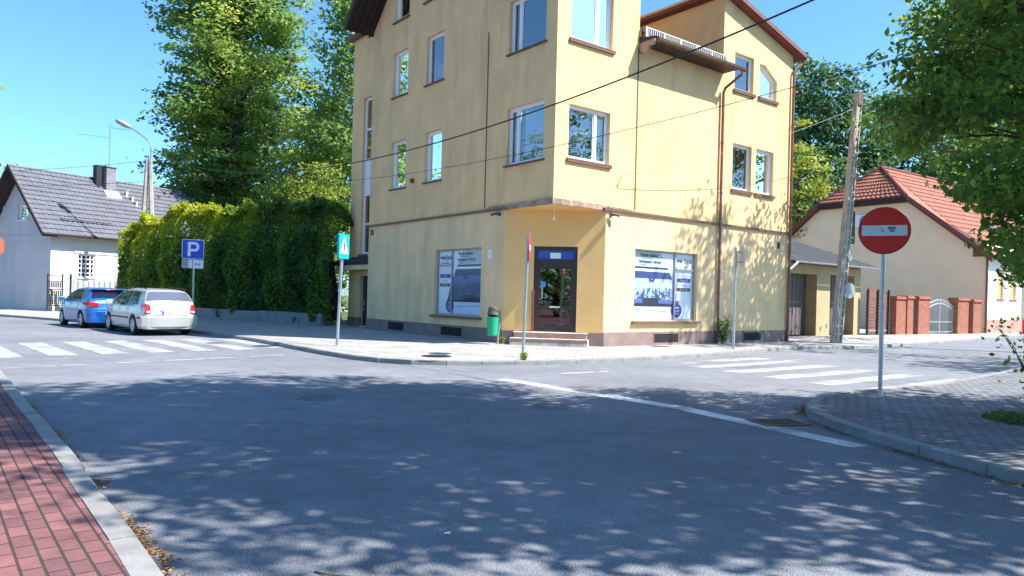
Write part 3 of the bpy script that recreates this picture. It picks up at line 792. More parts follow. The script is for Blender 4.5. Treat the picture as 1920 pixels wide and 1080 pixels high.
for (o1, z1), (o2, z2) in zip(pr, pr[1:]): mb.quad(FR.p(3.47, z1, o1), FR.p(7.95, z1, o1), FR.p(7.95, z2, o2), FR.p(3.47, z2, o2))
mb.tube([FR.p(3.47, 9.56, .765), FR.p(7.95, 9.56, .765)], .012, 6)
for k in range(9):
    s = 3.6 + k * .52
    mb.tube([FR.p(s, *(pr[j][1] - .004, pr[j][0])) for j in range(0, n + 1, 2)], .01, 5)
FR.box(mb, 3.465, 3.475, 9.45, 9.56, .62, .76)
FR.box(mb, 7.945, 7.955, 9.45, 9.56, .62, .76)
gt = mb.build('gutter', M['groove'], bld)
mb = MB(); FR.box(mb, 3.42, 7.69, 9.60, 10.04, .06, .10); mb.build('roof_upstand', M['darkwood'], bld)
mb = MB(); o = .20; zb = 9.72
mb.tube([FR.p(3.5, zb + .30, o), FR.p(7.6, zb + .30, o)], .02, 6); mb.tube([FR.p(3.5, zb + .03, o), FR.p(7.6, zb + .03, o)], .016, 6)
for k in range(42):
    s = 3.5 + 4.1 * k / 41; FR.box(mb, s - .008, s + .008, zb + .03, zb + .30, o - .006, o + .006)
for k in range(6):
    s = 3.5 + 4.1 * k / 5; FR.box(mb, s - .025, s + .025, zb - .1, zb + .32, o - .02, o + .02)
mb.build('snow_guard', M['upvc'], bld)
# taller wing roof with maroon verge
mb = MB()
def wing(sa, za, sb, zb_, o0, o1, th, b=mb): b.hexa([FR.p(sa, za, o0), FR.p(sb, zb_, o0), FR.p(sb, zb_, o1), FR.p(sa, za, o1), FR.p(sa, za + th, o0), FR.p(sb, zb_ + th, o0), FR.p(sb, zb_ + th, o1), FR.p(sa, za + th, o1)])
wing(7.45, 12.26, 12.45, 10.96, -11.4, .3, .14)
mb.build('wing_roof', M['redbrown'], bld)
mb = MB(); wing(7.45, 12.29, 12.5, 10.98, .301, .34, .16, mb); mb.tube([FR.p(12.47, 11.02, .34), FR.p(12.47, 11.02, -11)], .07, 8)
mb.build('verge', M['brownmetal'], bld)
# downpipes
def downpipe(pts, r=.05):
    mb = MB(); mb.tube(pts, r, 10)
    for i in range(1, 5):
        z = pts[-1].z + (pts[-2].z - pts[-1].z) * i / 5; c = Vector((pts[-1].x, pts[-1].y, z)); mb.cyl(c - Vector((0, 0, .03)), c + Vector((0, 0, .03)), r * 1.22, 10)
    return mb.build('downpipe', M['pipe'], bld, smooth=False)
downpipe([FR.p(7.85, 9.5, .68), FR.p(7.85, 9.36, .66), FR.p(7.64, 8.95, .14), FR.p(7.62, 8.8, .09), FR.p(7.62, .12, .09)])
downpipe([FR.p(12.42, 10.98, .2), FR.p(12.42, 10.85, .2), FR.p(12.08, 10.55, .1), FR.p(11.99, 10.4, .09), FR.p(11.99, .12, .09)], .052)
# small fittings
mb = MB(); FR.box(mb, 11.3, 11.44, 3.62, 3.87, 0, .012); mb.build('wall_vent', M['dark'], bld)
mb = MB(); mb.tube([FR.p(2.74, 5.32, 0), FR.p(2.74, 5.32, .16), FR.p(2.66, 5.2, .16)], .018, 6); mb.tube([FR.p(2.74, 5.32, .16), FR.p(2.8, 5.36, .3)], .012, 6)
mb.build('wire_hook', M['galv'], bld)
mb = MB(); FL.box(mb, 7.78, 7.86, 5.62, 5.78, 0, .14); mb.build('wall_bracket', M['brownmetal'], bld)
def cctv(fr, s, z, sd):
    mb = MB(); mb.tube([fr.p(s, z, 0), fr.p(s, z - .02, .14)], .02, 6)
    fr.box(mb, s - .05, s + .05, z - .05, z + .05, 0, .02)
    a = fr.p(s, z + .02, .14); d = (fr.d * sd + fr.n * .5 - Vector((0, 0, .25))).normalized()
    mb.tube([a - d * .08, a + d * .18], [.04, .045], 10)
    mb.build('security_camera', M['binhood'], bld)
cctv(FL, 2.5, 4.08, 1); cctv(FR, 2.32, 4.08, 1)
mb = MB(); mb.tube([FR.p(2.28, 4.0, .02), FR.p(2.2, 3.93, .1), FR.p(2.18, 3.9, .16)], .01, 6); FR.box(mb, 2.14, 2.2, 3.72, 3.9, .1, .17)
mb.build('lantern', M['ledge'], bld)
mb = MB(); c = P0 + (A_ + B_ - 2 * P0) * .33; mb.tube([c + Vector((0, 0, 4.2)), c + Vector((0, 0, 3.98))], .006, 5); mb.tube([c + Vector((0, 0, 3.98)), c + Vector((0, 0, 3.92)), c + Vector((0, 0, 3.88)), c + Vector((0, 0, 3.84))], [.02, .02, .04, .02], 10)
mb.build('hanging_bulb', M['upvc'], bld)
mb = MB(); put_text(mb, '28', .30, FL.p(11.0, 3.97, .004), -FL.d, bold=.012); mb.build('house_number', M['dark'], bld)
mb = MB(); FL.box(mb, 2.87, 3.05, 2.72, 2.99, 0, .015); hp = mb.build('small_plate', M['upvc'], bld)
mb = MB(); put_text(mb, '1', .16, FL.p(2.96, 2.85, .017), -FL.d); mb.build('digit', M['dark'], hp)

# shop windows with their printed posters
def poster_col(name, c, r=.45): return mat(name, c, r, var=.05, vscale=3)
PM = [poster_col('print_white', (.70, .75, .84)), poster_col('print_sky', (.36, .46, .66)), poster_col('print_deep', (.035, .06, .17)), poster_col('print_counter', (.02, .022, .05)),
      poster_col('print_cabinet', (.56, .66, .80)), poster_col('print_navy', (.03, .045, .28)), poster_col('print_maroon', (.10, .015, .07)), poster_col('print_leaf', (.03, .12, .20)),
      poster_col('print_ink', (.03, .03, .05)), poster_col('print_shade', (.028, .05, .17)), poster_col('print_violet', (.07, .03, .20)), poster_col('print_grey', (.40, .47, .50))]
PM.append(poster_col('print_mid', (.075, .125, .32)))
WH, SK, DP, CT, CB, NV, MR, LF, INK, SH, VI, GY, MD = range(13)
def shop_window(fr, s0, s1, z0, z1, left_first, logo_left, bright, label):
    """left_first: +1 when image-left is small s. Poster laid out in a (0..1 across), b (0..1 up)."""
    W, H = s1 - s0, z1 - z0; inset = .12; f = .05
    S = (lambda a: s0 + a * W) if left_first > 0 else (lambda a: s1 - a * W)
    Zb = lambda b: z0 + b * H
    right = fr.d * left_first
    m1, m2 = (.33, .75) if logo_left else (.67, .74)      # mullion, transom
    mb = MB()
    def bar(a0, a1, b0, b1, o=.01):
        x0, x1 = sorted((S(a0), S(a1))); fr.box(mb, x0, x1, Zb(b0), Zb(b1), -inset - .06, -inset + o)
    fa, fb = f / W, f / H
    bar(0, fa, 0, 1); bar(1 - fa, 1, 0, 1); bar(fa, 1 - fa, 0, fb); bar(fa, 1 - fa, 1 - fb, 1)
    bar(m1 - fa * .5, m1 + fa * .5, fb, 1 - fb, .014)
    if logo_left: bar(fa, m1 - fa * .5, m2, m2 + fb)
    else: bar(m1 + fa * .5, 1 - fa, m2, m2 + fb)
    w = mb.build('shop_window', M['greysheet'], bld); tag(w, label)
    mb = MB(); lay = [0]
    def poly(pts, mi, d=0): mb.add([fr.p(S(a), Zb(b), -inset - .045 + d) for a, b in pts], [tuple(range(len(pts)))], mi)
    def rect(a0, a1, b0, b1, mi, d=0): poly([(a0, b0), (a1, b0), (a1, b1), (a0, b1)], mi, d)
    # kitchen photograph area, white advertising column with a slanting edge
    X = (lambda a: a) if logo_left else (lambda a: 1 - a)
    rect(0, 1, 0, 1, WH)
    e0, e1 = .43, .60                     # slant: foot of the column / its head
    kp = lambda b: float(np.interp(b, [0, .3, .5, .65, .75, 1], [.20, .245, .305, .375, .425, .56]))
    ks = [(X(kp(b)), b) for b in np.linspace(0, 1, 13)]
    def band(b0, b1, mi, d):
        n = 8; bs = np.linspace(b0, b1, n)
        poly([(X(kp(b)), b) for b in bs] + [(X(1), b) for b in bs[::-1]], mi, d)
    band(.77, 1, GY, .003); band(.735, .765, CT, .004); band(.70, .735, WH, .004)
    band(.24, .70, SK if bright > .5 else MD, .003); band(.60, .70, SH, .004); band(.24, .42, (SK if bright > .5 else SH), .0042)  # sunlit window gets paler print, shaded one darker: light put into the colours
    band(.0, .205, CB, .003)
    # blurred dark backdrop, taller toward the column
    for k in range(110):
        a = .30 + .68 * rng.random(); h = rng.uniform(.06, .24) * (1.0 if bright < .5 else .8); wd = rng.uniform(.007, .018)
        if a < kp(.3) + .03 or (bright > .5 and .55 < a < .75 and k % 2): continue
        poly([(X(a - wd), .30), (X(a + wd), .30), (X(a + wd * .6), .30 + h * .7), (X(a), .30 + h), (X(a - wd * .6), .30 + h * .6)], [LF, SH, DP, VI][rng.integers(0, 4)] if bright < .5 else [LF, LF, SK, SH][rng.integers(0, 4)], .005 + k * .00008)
    for k in range(90):
        a = .32 + .66 * rng.random(); b_ = rng.uniform(.27, .47); r_ = rng.uniform(.006, .02)
        if a < kp(.3) + .03: continue
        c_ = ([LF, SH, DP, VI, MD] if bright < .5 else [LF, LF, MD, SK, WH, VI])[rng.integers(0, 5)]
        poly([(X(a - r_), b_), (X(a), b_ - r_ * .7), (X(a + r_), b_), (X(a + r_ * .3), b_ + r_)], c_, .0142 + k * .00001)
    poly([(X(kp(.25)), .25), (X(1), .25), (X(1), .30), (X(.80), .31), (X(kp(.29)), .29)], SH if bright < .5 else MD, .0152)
    band(.205, .245, CT, .0156)
    bf = (.60, .60) if logo_left else (.68, .60)
    for sg in (-1, 1): poly([(X(bf[0]), bf[1] - .03), (X(bf[0] + sg * .035), bf[1] + .06), (X(bf[0] + sg * .045), bf[1] - .01), (X(bf[0] + sg * .02), bf[1] - .06)], VI, .016 + .0004 * sg)
    bx = .62
    rect(X(bx - .05), X(bx + .20), .245, .325, CT, .016)
    for k in range(3):
        c = bx + .01 + k * .065; poly([(X(c - .02), .33), (X(c + .02), .33), (X(c + .012), .295), (X(c + .008), .275), (X(c - .008), .275), (X(c - .012), .295)], WH, .0125)
    poly([(X(.44), .135), (X(1), .165), (X(1), .158), (X(.44), .128)], SH, .006)
    rect(X(.52), X(.523), .0, .15, SH, .0062)
    # column lettering
    cx = X(.17)
    c0 = lambda a, b, d=.011: fr.p(S(a), Zb(b), -inset - .045 + d)
    put_text(mb, 'moje', .15, c0(X(.17) - .07, .885), right, mi=INK, bold=.004)
    put_text(mb, 'Style', .23, c0(X(.17) + .055, .88, .0125), right, mi=INK, shear=.5)
    put_text(mb, 'twojestudio.pl', .09, c0(cx, .80), right, mi=INK)
    rect(X(.05), X(.28), .57, .625, NV, .006); put_text(mb, 'fototapety', .085, c0(X(.165), .597), right, mi=WH)
    put_text(mb, 'sklep.pl', .085, c0(X(.165), .525), right, mi=NV)
    rect(X(.05), X(.28), .435, .485, MR, .006); put_text(mb, '51 700 600', .08, c0(X(.165), .46), right, mi=WH)
    cc = (.28, .15); n = 20
    ring = [(cc[0] + .088 * math.cos(2 * math.pi * k / n), cc[1] + .105 * math.sin(2 * math.pi * k / n)) for k in range(n)]
    poly([(X(a), b) for a, b in ring], MR, .017); poly([(X(cc[0] + (a - cc[0]) * .86), cc[1] + (b - cc[1]) * .86) for a, b in ring], NV, .0175)
    put_text(mb, 'NOWY', .09, c0(X(cc[0]), cc[1] + .035, .018), right, mi=WH); put_text(mb, 'SALON', .09, c0(X(cc[0]), cc[1] - .01, .018), right, mi=WH); put_text(mb, 'WEJDZ', .08, c0(X(cc[0]), cc[1] - .05, .018), right, mi=WH)
    tx = .60 if logo_left else .27
    put_text(mb, 'Panele szklane', .145, c0(tx, .93), right, mi=INK, bold=.004); put_text(mb, 'do kuchni i lazienki', .07, c0(tx - .03, .885), right, mi=INK)
    put_text(mb, 'fototapety i obrazy', .135, c0(tx + .02, .84), right, mi=INK, bold=.003); put_text(mb, 'na wymiar', .07, c0(tx - .08, .795), right, mi=INK)
    mb.build('poster', PM, w, recalc=False)
    mb = MB(); fr.quad(mb, s0 + .03, s1 - .03, z0 + .03, z1 - .03, -inset - .012); mb.build('pane', M['shopglass'], w)
    mb = MB(); fr.box(mb, s0 - .1, s1 + .1, z0 - .09, z0 - .01, -inset, .11); mb.build('sill', M['brownmetal'], w)
M['shopglass'] = glass_mat('shop_glass', .02, (.97, .98, .99), .01, .08)
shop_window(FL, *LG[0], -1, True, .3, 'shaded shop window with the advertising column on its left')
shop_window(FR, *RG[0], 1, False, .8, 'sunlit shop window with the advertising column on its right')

# shop door
mb = MB(); a, b = .93, 2.26
FC.box(mb, a, a + .1, .47, 3.1, -.2, -.06); FC.box(mb, b - .1, b, .47, 3.1, -.2, -.06); FC.box(mb, a + .1, b - .1, 2.98, 3.1, -.2, -.06)
FC.box(mb, a + .1, b - .1, 2.52, 2.70, -.2, -.065); FC.box(mb, a + .1, b - .1, .47, .56, -.2, -.06)
FC.box(mb, a + .1, a + .2, .56, 2.52, -.18, -.08); FC.box(mb, b - .2, b - .1, .56, 2.52, -.18, -.08); FC.box(mb, a + .2, b - .2, 2.42, 2.52, -.18, -.08); FC.box(mb, a + .2, b - .2, .56, .68, -.18, -.08); FC.box(mb, a + .2, b - .2, 1.2, 1.3, -.18, -.08)
door = mb.build('shop_door', M['doorbrown'], bld)
mb = MB(); FC.quad(mb, a + .2, b - .2, .68, 2.42, -.13); mb.build('door_glass', M['glassdark'], door)
mb = MB(); FC.quad(mb, a - .3, b + .3, .4, 3.2, -1.4); mb.build('room_backing', M['room'], door)
mb = MB(); FC.quad(mb, a + .1, b - .1, 2.70, 2.98, -.12); mb.build('transom_pane', M['blueglass'], door)
mb = MB(); FC.box(mb, 1.42, 1.74, 2.735, 2.91, -.12, -.112); mb.build('notice', M['upvc'], door)
mb = MB(); FC.box(mb, a + .2, a + .36, 1.86, 2.02, -.13, -.124); st = mb.build('sticker', M['stickerblue'], door)
mb = MB(); FC.box(mb, a + .5, b - .5, 1.235, 1.27, -.08, -.075); mb.build('nameplate', M['upvc'], door)
mb = MB(); mb.tube([FC.p(a + .17, 1.86, -.08), FC.p(a + .27, 1.86, 0), FC.p(a + .27, 1.5, 0), FC.p(a + .17, 1.5, -.08)], .016, 8); mb.build('handle', M['galv'], door)
mb = MB(); FC.box(mb, a - .03, a + .03, .47, 1.75, -.05, .06); mb.build('door_post', M['pipe'], door)
# entrance steps
mb = MB(); FC.box(mb, .36, 2.62, .1, .285, .0, .62); FC.box(mb, .42, 2.60, .285, .46, .0, .36)
stp = mb.build('entrance_steps', M['steptile'], bld, bevel=.008)
mb = MB(); FC.box(mb, .33, 2.65, .285, .315, .362, .645); FC.box(mb, .39, 2.63, .46, .49, -.19, .385); FC.box(mb, .325, .357, .1, .284, .0, .63); FC.box(mb, 2.623, 2.655, .1, .284, .0, .63); FC.box(mb, .36, 2.62, .1, .2, .62, .632)
mb.build('tread', M['stepedge'], stp, bevel=.006)
# ------------------------------------------------------------------ garage wing
gar = thing('garage', 'low double garage with a dark felt roof beside the ochre building', 'garage', P0 + D2 * 17 + D1 * 2.5)
FG = Frame(P0 + D1 * 2.5, D2, 1); FGb = Frame(P0 + D1 * 3.1, D2, 1)
mb = MB()
FG.wall(mb, 12.08, 22.75, .1, 3.38, [(16.0, 18.62, .1, 2.95), (19.8, 22.1, .1, 3.0)], .6)
FX = Frame(P0 + D2 * 22.75, D1, -1); FX.wall(mb, 2.5, 9, .1, 3.4); FX.poly(mb, [(2.5, 3.4), (9, 3.4), (9, 5.6)])
mb.build('wall', M['garagewall'], gar)
for a, b in ((16.0, 18.62), (19.8, 22.1)):
    mb = MB(); n = int((b - a) / .16)
    for i in range(n):
        FG.box(mb, a + (b - a) * i / n + .008, a + (b - a) * (i + 1) / n - .008, .12, 2.95, -.62, -.56 + .01 * (i % 2))
    FG.box(mb, a, b, .1, 3.0, -.66, -.61)
    d = mb.build('garage_door', M['garagedoor'], gar)
    mb = MB(); FG.box(mb, (a + b) / 2 + .2, (a + b) / 2 + .26, 1.1, 1.35, -.56, -.5); mb.build('handle', M['galv'], d)
mb = MB()
rp = lambda s, z, o: FG.p(s, z, o)
mb.hexa([rp(12.1, 3.38, .6), rp(23.3, 3.38, .6), rp(23.3, 5.75, -6.5), rp(12.1, 5.75, -6.5), rp(12.1, 3.47, .63), rp(23.35, 3.47, .63), rp(23.35, 5.85, -6.5), rp(12.1, 5.85, -6.5)])
for i in range(14):
    t = i / 14; z = 3.47 + t * 2.38; o = .63 - t * 7.13
    mb.hexa([rp(12.1, z - .02, o + .02), rp(23.36, z - .02, o + .02), rp(23.36, z + .02, o - .1), rp(12.1, z + .02, o - .1), rp(12.1, z + .015, o + .02), rp(23.36, z + .015, o + .02), rp(23.36, z + .045, o - .1), rp(12.1, z + .045, o - .1)])
mb.build('roof', M['shingle'], gar)
mb = MB(); n = 8
pr = [(.66 + .07 + .075 * math.cos(math.pi + math.pi * k / n), 3.44 + .09 * math.sin(math.pi + math.pi * k / n)) for k in range(n + 1)]
for (o1, z1), (o2, z2) in zip(pr, pr[1:]): mb.quad(FG.p(15.7, z1, o1), FG.p(23.4, z1, o1), FG.p(23.4, z2, o2), FG.p(15.7, z2, o2))
mb.tube([FG.p(15.7, 3.36, .73), FG.p(14.9, 3.05, .9), FG.p(12.2, 2.7, 2.2)], .05, 8)
for k in range(10): mb.tube([FG.p(16 + k * .8, 3.44, .66), FG.p(16 + k * .8, 3.36, .7), FG.p(16 + k * .8, 3.44, .81)], .012, 5)
mb.build('gutter', M['greysheet'], gar)

# ------------------------------------------------------------------ roof tiles (real relief)
def tile_roof(quad, nx, ny, amp=.04, step=.05, th=.08):
    """quad: lower-left, lower-right, upper-right, upper-left corners; waves across, steps up the slope."""
    a, b, c, d = [Vector(p) for p in quad]
    n = (b - a).cross(d - a).normalized()
    if n.z < 0: n = -n
    mb = MB(); px = 5; X = nx * px
    rows = []
    for j in range(ny):
        for t, h in ((j / ny, step), ((j + .93) / ny, 0), ((j + .999) / ny, 0)): rows.append((t, h))
    for t, h in rows:
        for i in range(X + 1):
            u = i / X; p = a.lerp(b, u).lerp(d.lerp(c, u), t)
            w = abs(math.sin(math.pi * i / px)) ** .8
            mb.v.append(tuple(p + n * (h + amp * w)))
    R = X + 1
    for j in range(len(rows) - 1):
        for i in range(X):
            mb.f.append((j * R + i, j * R + i + 1, (j + 1) * R + i + 1, (j + 1) * R + i)); mb.mi.append(0)
    mb.hexa([a - n * th, b - n * th, c - n * th, d - n * th, a, b, c, d])
    return mb

# ------------------------------------------------------------------ grey house on the left
C0 = Vector((-26.0, 41.4, 0)); E1 = Vector((.49, .87, 0)).normalized(); E2 = Vector((-E1.y, E1.x, 0))
gh = thing('grey_house', 'single storey grey house with steep grey tiled roof and a chimney', 'house', C0)
HL = Frame(C0, E1, 1); HG = Frame(C0, E2, -1); HW = 3.2; EZ, RZ = 4.75, 8.35
mb = MB()
HG.wall(mb, 0, 2 * HW, .1, 4.55, []); HG.wall(mb, 1.2, 5.2, 4.55, 6.2, [(2.42, 3.5, 5.3, 6.19)]); HG.poly(mb, [(0, 4.55), (1.2, 4.55), (1.2, 5.95)]); HG.poly(mb, [(5.2, 4.55), (6.4, 4.55), (5.2, 5.95)]); HG.poly(mb, [(1.2, 5.95), (1.2, 6.2), (1.4, 6.2)]); HG.poly(mb, [(1.4, 6.2), (5.0, 6.2), (3.2, 8.2)])
Hf = Frame(C0 + E1 * 11.2, E2, -1); Hf.wall(mb, 0, 6.4, .1, 4.55); Hf.poly(mb, [(0, 4.55), (6.4, 4.55), (3.2, 8.2)])
Hb = Frame(C0 + E2 * 6.4, E1, 1); Hb.wall(mb, 0, 11.2, .1, 4.6)
mb.build('gable_wall', M['greywall'], gh)
mb = MB(); HL.wall(mb, 0, 11.2, .1, 4.65, [(1.55, 2.55, 2.05, 3.4)], .18); HL.box(mb, 1.3, 6, 3.44, 3.60, 0, .05)
mb.build('street_wall', M['whitewall'], gh)
mb = MB(); HG.box(mb, -.02, 6.4, .05, .8, 0, .03); HL.box(mb, -.03, 11.2, .05, .35, 0, .03); mb.build('plinth', M['greywall'], gh)
mb = MB(); HG.box(mb, -.03, 6.45, 4.05, 4.42, .0, .03); mb.build('string_course', M['greywall'], gh)
def house_window(fr, s0, s1, z0, z1, par, sp=(), tr=(), sill=True):
    mb = MB(); a, b = -.16, -.08; f = .07
    fr.box(mb, s0, s0 + f, z0, z1, a, b); fr.box(mb, s1 - f, s1, z0, z1, a, b); fr.box(mb, s0 + f, s1 - f, z0, z0 + f, a, b); fr.box(mb, s0 + f, s1 - f, z1 - f, z1, a, b)
    for c in sp: fr.box(mb, c - .025, c + .025, z0 + f, z1 - f, a, b + .004)
    for c in tr: fr.box(mb, s0 + f, s1 - f, c - .025, c + .025, a, b + .002)
    w = mb.build('window', M['upvc'], par)
    mb = MB(); fr.quad(mb, s0, s1, z0, z1, -.12); mb.build('pane', M['glass'], w)
    mb = MB(); fr.quad(mb, s0 - .1, s1 + .1, z0 - .1, z1 + .1, -.6); mb.build('room_backing', M['room'], w)
    if sill:
        mb = MB(); fr.box(mb, s0 - .06, s1 + .06, z0 - .07, z0 - .004, -.08, .07); mb.build('sill', M['upvc'], w)
house_window(HG, 2.42, 3.5, 5.3, 6.19, gh, sp=(2.96,))
house_window(HL, 1.55, 2.55, 2.05, 3.4, gh, sp=(1.8, 2.05, 2.3), tr=(2.32, 2.6, 2.86, 3.13))
ridge0 = C0 + E2 * 3.2 - E1 * .75; oh = .55
q = lambda s, e, z: C0 + E1 * s + E2 * e + Vector((0, 0, z))
tile_roof([q(-.75, -oh, EZ - .35), q(11.5, -oh, EZ - .35), q(11.5, 3.2, RZ), q(-.75, 3.2, RZ)], 42, 14).build('roof', M['greytile'], gh, smooth=False)
tile_roof([q(-.75, 6.4 + oh, EZ - .35), q(11.5, 6.4 + oh, EZ - .35), q(11.5, 3.2, RZ), q(-.75, 3.2, RZ)], 12, 5).build('roof', M['greytile'], gh)
mb = MB(); mb.tube([q(-.78, 3.2, RZ + .04), q(11.5, 3.2, RZ + .04)], .09, 8)
mb.build('ridge_cap', M['greytile'], gh)
mb = MB()
for e0, z0 in ((-oh - .02, EZ - .42), (6.4 + oh + .02, EZ - .42)):
    mb.hexa([q(-.80, e0, z0 - .1), q(-.74, e0, z0 - .1), q(-.74, 3.2, RZ - .14), q(-.80, 3.2, RZ - .14), q(-.80, e0, z0 + .14), q(-.74, e0, z0 + .14), q(-.74, 3.2, RZ + .10), q(-.80, 3.2, RZ + .10)])
    mb.hexa([q(-.74, e0, z0 - .08), q(.02, e0, z0 - .08), q(.02, 3.2, RZ - .14), q(-.74, 3.2, RZ - .14), q(-.74, e0, z0), q(.02, e0, z0), q(.02, 3.2, RZ - .09), q(-.74, 3.2, RZ - .09)])
mb.build('bargeboard', M['darkwood'], gh)
mb = MB(); mb.tube([q(-.75, -oh - .07, EZ - .36), q(11.5, -oh - .07, EZ - .36)], .075, 8); mb.build('gutter', M['darkwood'], gh)
sl = lambda s, t, h=0: q(s, -oh + (3.2 + oh) * t, EZ - .35 + (RZ - EZ + .35) * t) + Vector((0, 0, h))
mb = MB(); c = sl(4.9, .86); mb.box(c + Vector((0, 0, .5)), E1 * .31, E2 * .27, (0, 0, .85)); mb.box(c + Vector((0, 0, 1.38)), E1 * .37, E2 * .33, (0, 0, .04))
chm = mb.build('chimney', brick_mat('chimney_brick', (.16, .16, .19), (.12, .12, .145), (.3, .3, .32), .25, .08, .014, ((1, .9, 0), (0, 0, 1))), gh)
mb = MB(); c2 = sl(4.25, .90); mb.box(c2 + Vector((0, 0, .55)), E1 * .17, E2 * .2, (0, 0, .7)); mb.build('vent_stack', M['ironblack'], gh)
mb = MB(); mb.box(sl(4.9, .73, .1), E1 * .5, (E2 * 3.48 + Vector((0, 0, 3.95))).normalized() * .30, (0, 0, .05)); mb.build('flashing', M['greysheet'], gh)
mb = MB()
for s, t in ((6.1, .68), (6.2, .60), (5.9, .76)): mb.tube([sl(s, t), sl(s, t, .3), sl(s, t, .38)], [.07, .07, .12], 8)
mb.tube([sl(7.0, .36), sl(7.0, .36, .25), sl(7.0, .36, .33)], [.07, .07, .14], 8)
mb.build('roof_vent', M['upvc'], gh)
mb = MB(); mb.tube([sl(.6, .2, .2), sl(3.6, .2, .2)], .02, 5); mb.tube([sl(.6, .2, .1), sl(3.6, .2, .1)], .02, 5)
for k in range(8): mb.tube([sl(.6 + k * .42, .22, 0), sl(.6 + k * .42, .2, .22)], .018, 5)
mb.build('snow_guard', M['ironblack'], gh)
mb = MB(); c = sl(4.9, .86, 1.2); mb.tube([c, c + Vector((0, 0, 2.95))], .028, 6)
def yagi(z, d, L, n):
    d = Vector(d).normalized(); s = Vector((-d.y, d.x, 0)); a = c + Vector((0, 0, z))
    mb.tube([a, a + d * L], .014, 5)
    for k in range(n):
        e = a + d * (L * (k + 1) / n); mb.tube([e - s * .2, e + s * .2], .008, 4)
yagi(2.05, (-.9, -.4, .04), 1.75, 11); yagi(2.72, (.95, .1, -.08), 1.25, 9)
tag(mb.build('antenna', M['galv'], gh), 'tall television mast with two comb aerials')

# yard gate and corrugated fence beside the grey house
gt = thing('yard_gate', 'dark iron yard gate with panels beside the grey house wall', 'gate', q(-.6, -.4, .1))
FGt = Frame(q(-.3, -.25, 0), Vector((.93, .36, 0)), 1)
mb = MB()
for s in (.0, .72): FGt.box(mb, s, s + .07, .1, 2.2, -.035, .035)
for z in (.4, .85, 1.3, 1.75, 2.05): FGt.box(mb, .07, .72, z, z + .05, -.02, .02)
mb.build('frame', M['ironblack'], gt)
mb = MB()
for z0, z1 in ((.48, .83), (.92, 1.26), (1.42, 1.73)):
    for k in range(7): FGt.box(mb, .09 + k * .09, .15 + k * .09, z0, z1, -.012, .012)
mb.build('panel', M['ironblack'], gt)
mb = MB(); FGt.box(mb, 1.1, 1.2, .1, 2.2, -.05, .05); mb.build('gate_post', M['ironblack'], gt)
mb = MB(); FC2 = Frame(q(-.3, -.25, 0) + Vector((.93, .36, 0)) * 1.25, Vector((.93, .36, 0)), 1)
vs = []
for i in range(61):
    s = i * .055; o = .025 * math.sin(i * 1.3); vs += [FC2.p(s, .12, o), FC2.p(s, 1.85, o)]
mb.add(vs, [(2 * i, 2 * i + 2, 2 * i + 3, 2 * i + 1) for i in range(60)])
tag(mb.build('corrugated_fence', mat('pale_corrugated', (.55, .57, .62), .5, var=.08, metal=.2), None, org=FC2.p(0, .1)), 'pale corrugated metal fence panel behind the blue car', 'fence')

# ------------------------------------------------------------------ cream house on the right
hA = Vector((22.1, 53.0, 0)); hB = Vector((28.3, 44.0, 0)); HD = (hB - hA).normalized()
N1 = Vector((-HD.y * -1, HD.x * -1, 0)); N1 = Vector((HD.y, -HD.x, 0))      # towards camera-left
KC = hA + HD * 3.15                       # centre of the gable on plan
if N1.x > 0: N1 = -N1
BK = -N1
ch_ = thing('cream_house', 'cream rendered house with red tiled half hipped roof', 'house', hB)
KG = Frame(KC, HD, 1)
KG.n = N1
hw = (hB - KC).length
mb = MB()
KG.wall(mb, -hw, hw, .1, 5.4, []); KG.poly(mb, [(-hw, 5.4), (hw, 5.4), (3.0, 8.55), (-3.0, 8.55)])
mb.build('gable_wall', M['cream'], ch_)
mb = MB(); KS = Frame(KC + HD * hw, BK, 1); KS.n = HD
KS.wall(mb, 0, 9, .1, 5.4, [(1.5, 2.4, 2.2, 4.0), (3.3, 4.2, 2.2, 4.0)]); KS.box(mb, 0, .3, .1, 5.4, 0, .03)
KS.box(mb, 5.2, 6.2, .1, 5.4, 0, .3)
mb.build('side_wall', M['creamwhite'], ch_)
mb = MB(); KS.wall(mb, 9, 16, .1, 5.4); Kb = Frame(KC + BK * 16, HD, 1); Kb.wall(mb, -hw, hw, .1, 5.4); Kl = Frame(KC - HD * hw, BK, 1); Kl.wall(mb, 0, 16, .1, 5.4); mb.build('rear_wall', M['cream'], ch_)
mb = MB(); KS.box(mb, 0, 16, .05, .95, 0, .06); mb.build('plinth', M['steptile'], ch_)
for a in (1.5, 3.3):
    mb = MB(); KS.box(mb, a, a + .9, 2.2, 4.0, -.2, -.12); w = mb.build('window', mat('tan_shutter', (.55, .33, .16), .7, var=.1), ch_)
    mb = MB(); KS.box(mb, a - .05, a + .95, 2.12, 2.19, -.12, .08); mb.build('sill', M['brownmetal'], w)
k3 = lambda x, b, z: KC + HD * x + BK * b + Vector((0, 0, z))
RH = 11.25; sl_ = .80
ez = RH - sl_ * (hw + .5)
hipz = 8.75; hx = (RH - hipz) / sl_; hb = 2.2
tile_roof([k3(hw + .5, -.45, ez), k3(hw + .5, 16, ez), k3(0.01, 16, RH), k3(0.01, hb, RH)], 46, 17, .05, .05).build('roof', M['redtile'], ch_)
mb = MB(); n_r = 1
tile_roof([k3(hw + .5, -.45, ez), k3(hw + .49, -.44, ez), k3(0.02, hb, RH), k3(hx, -.45, hipz)], 2, 2, .0, .0).build('roof', M['redtile'], ch_)
tile_roof([k3(-hw - .5, 16, ez), k3(-hw - .5, -.45, ez), k3(-.01, hb, RH), k3(-.01, 16, RH)], 30, 12, .05, .05).build('roof', M['redtile'], ch_)
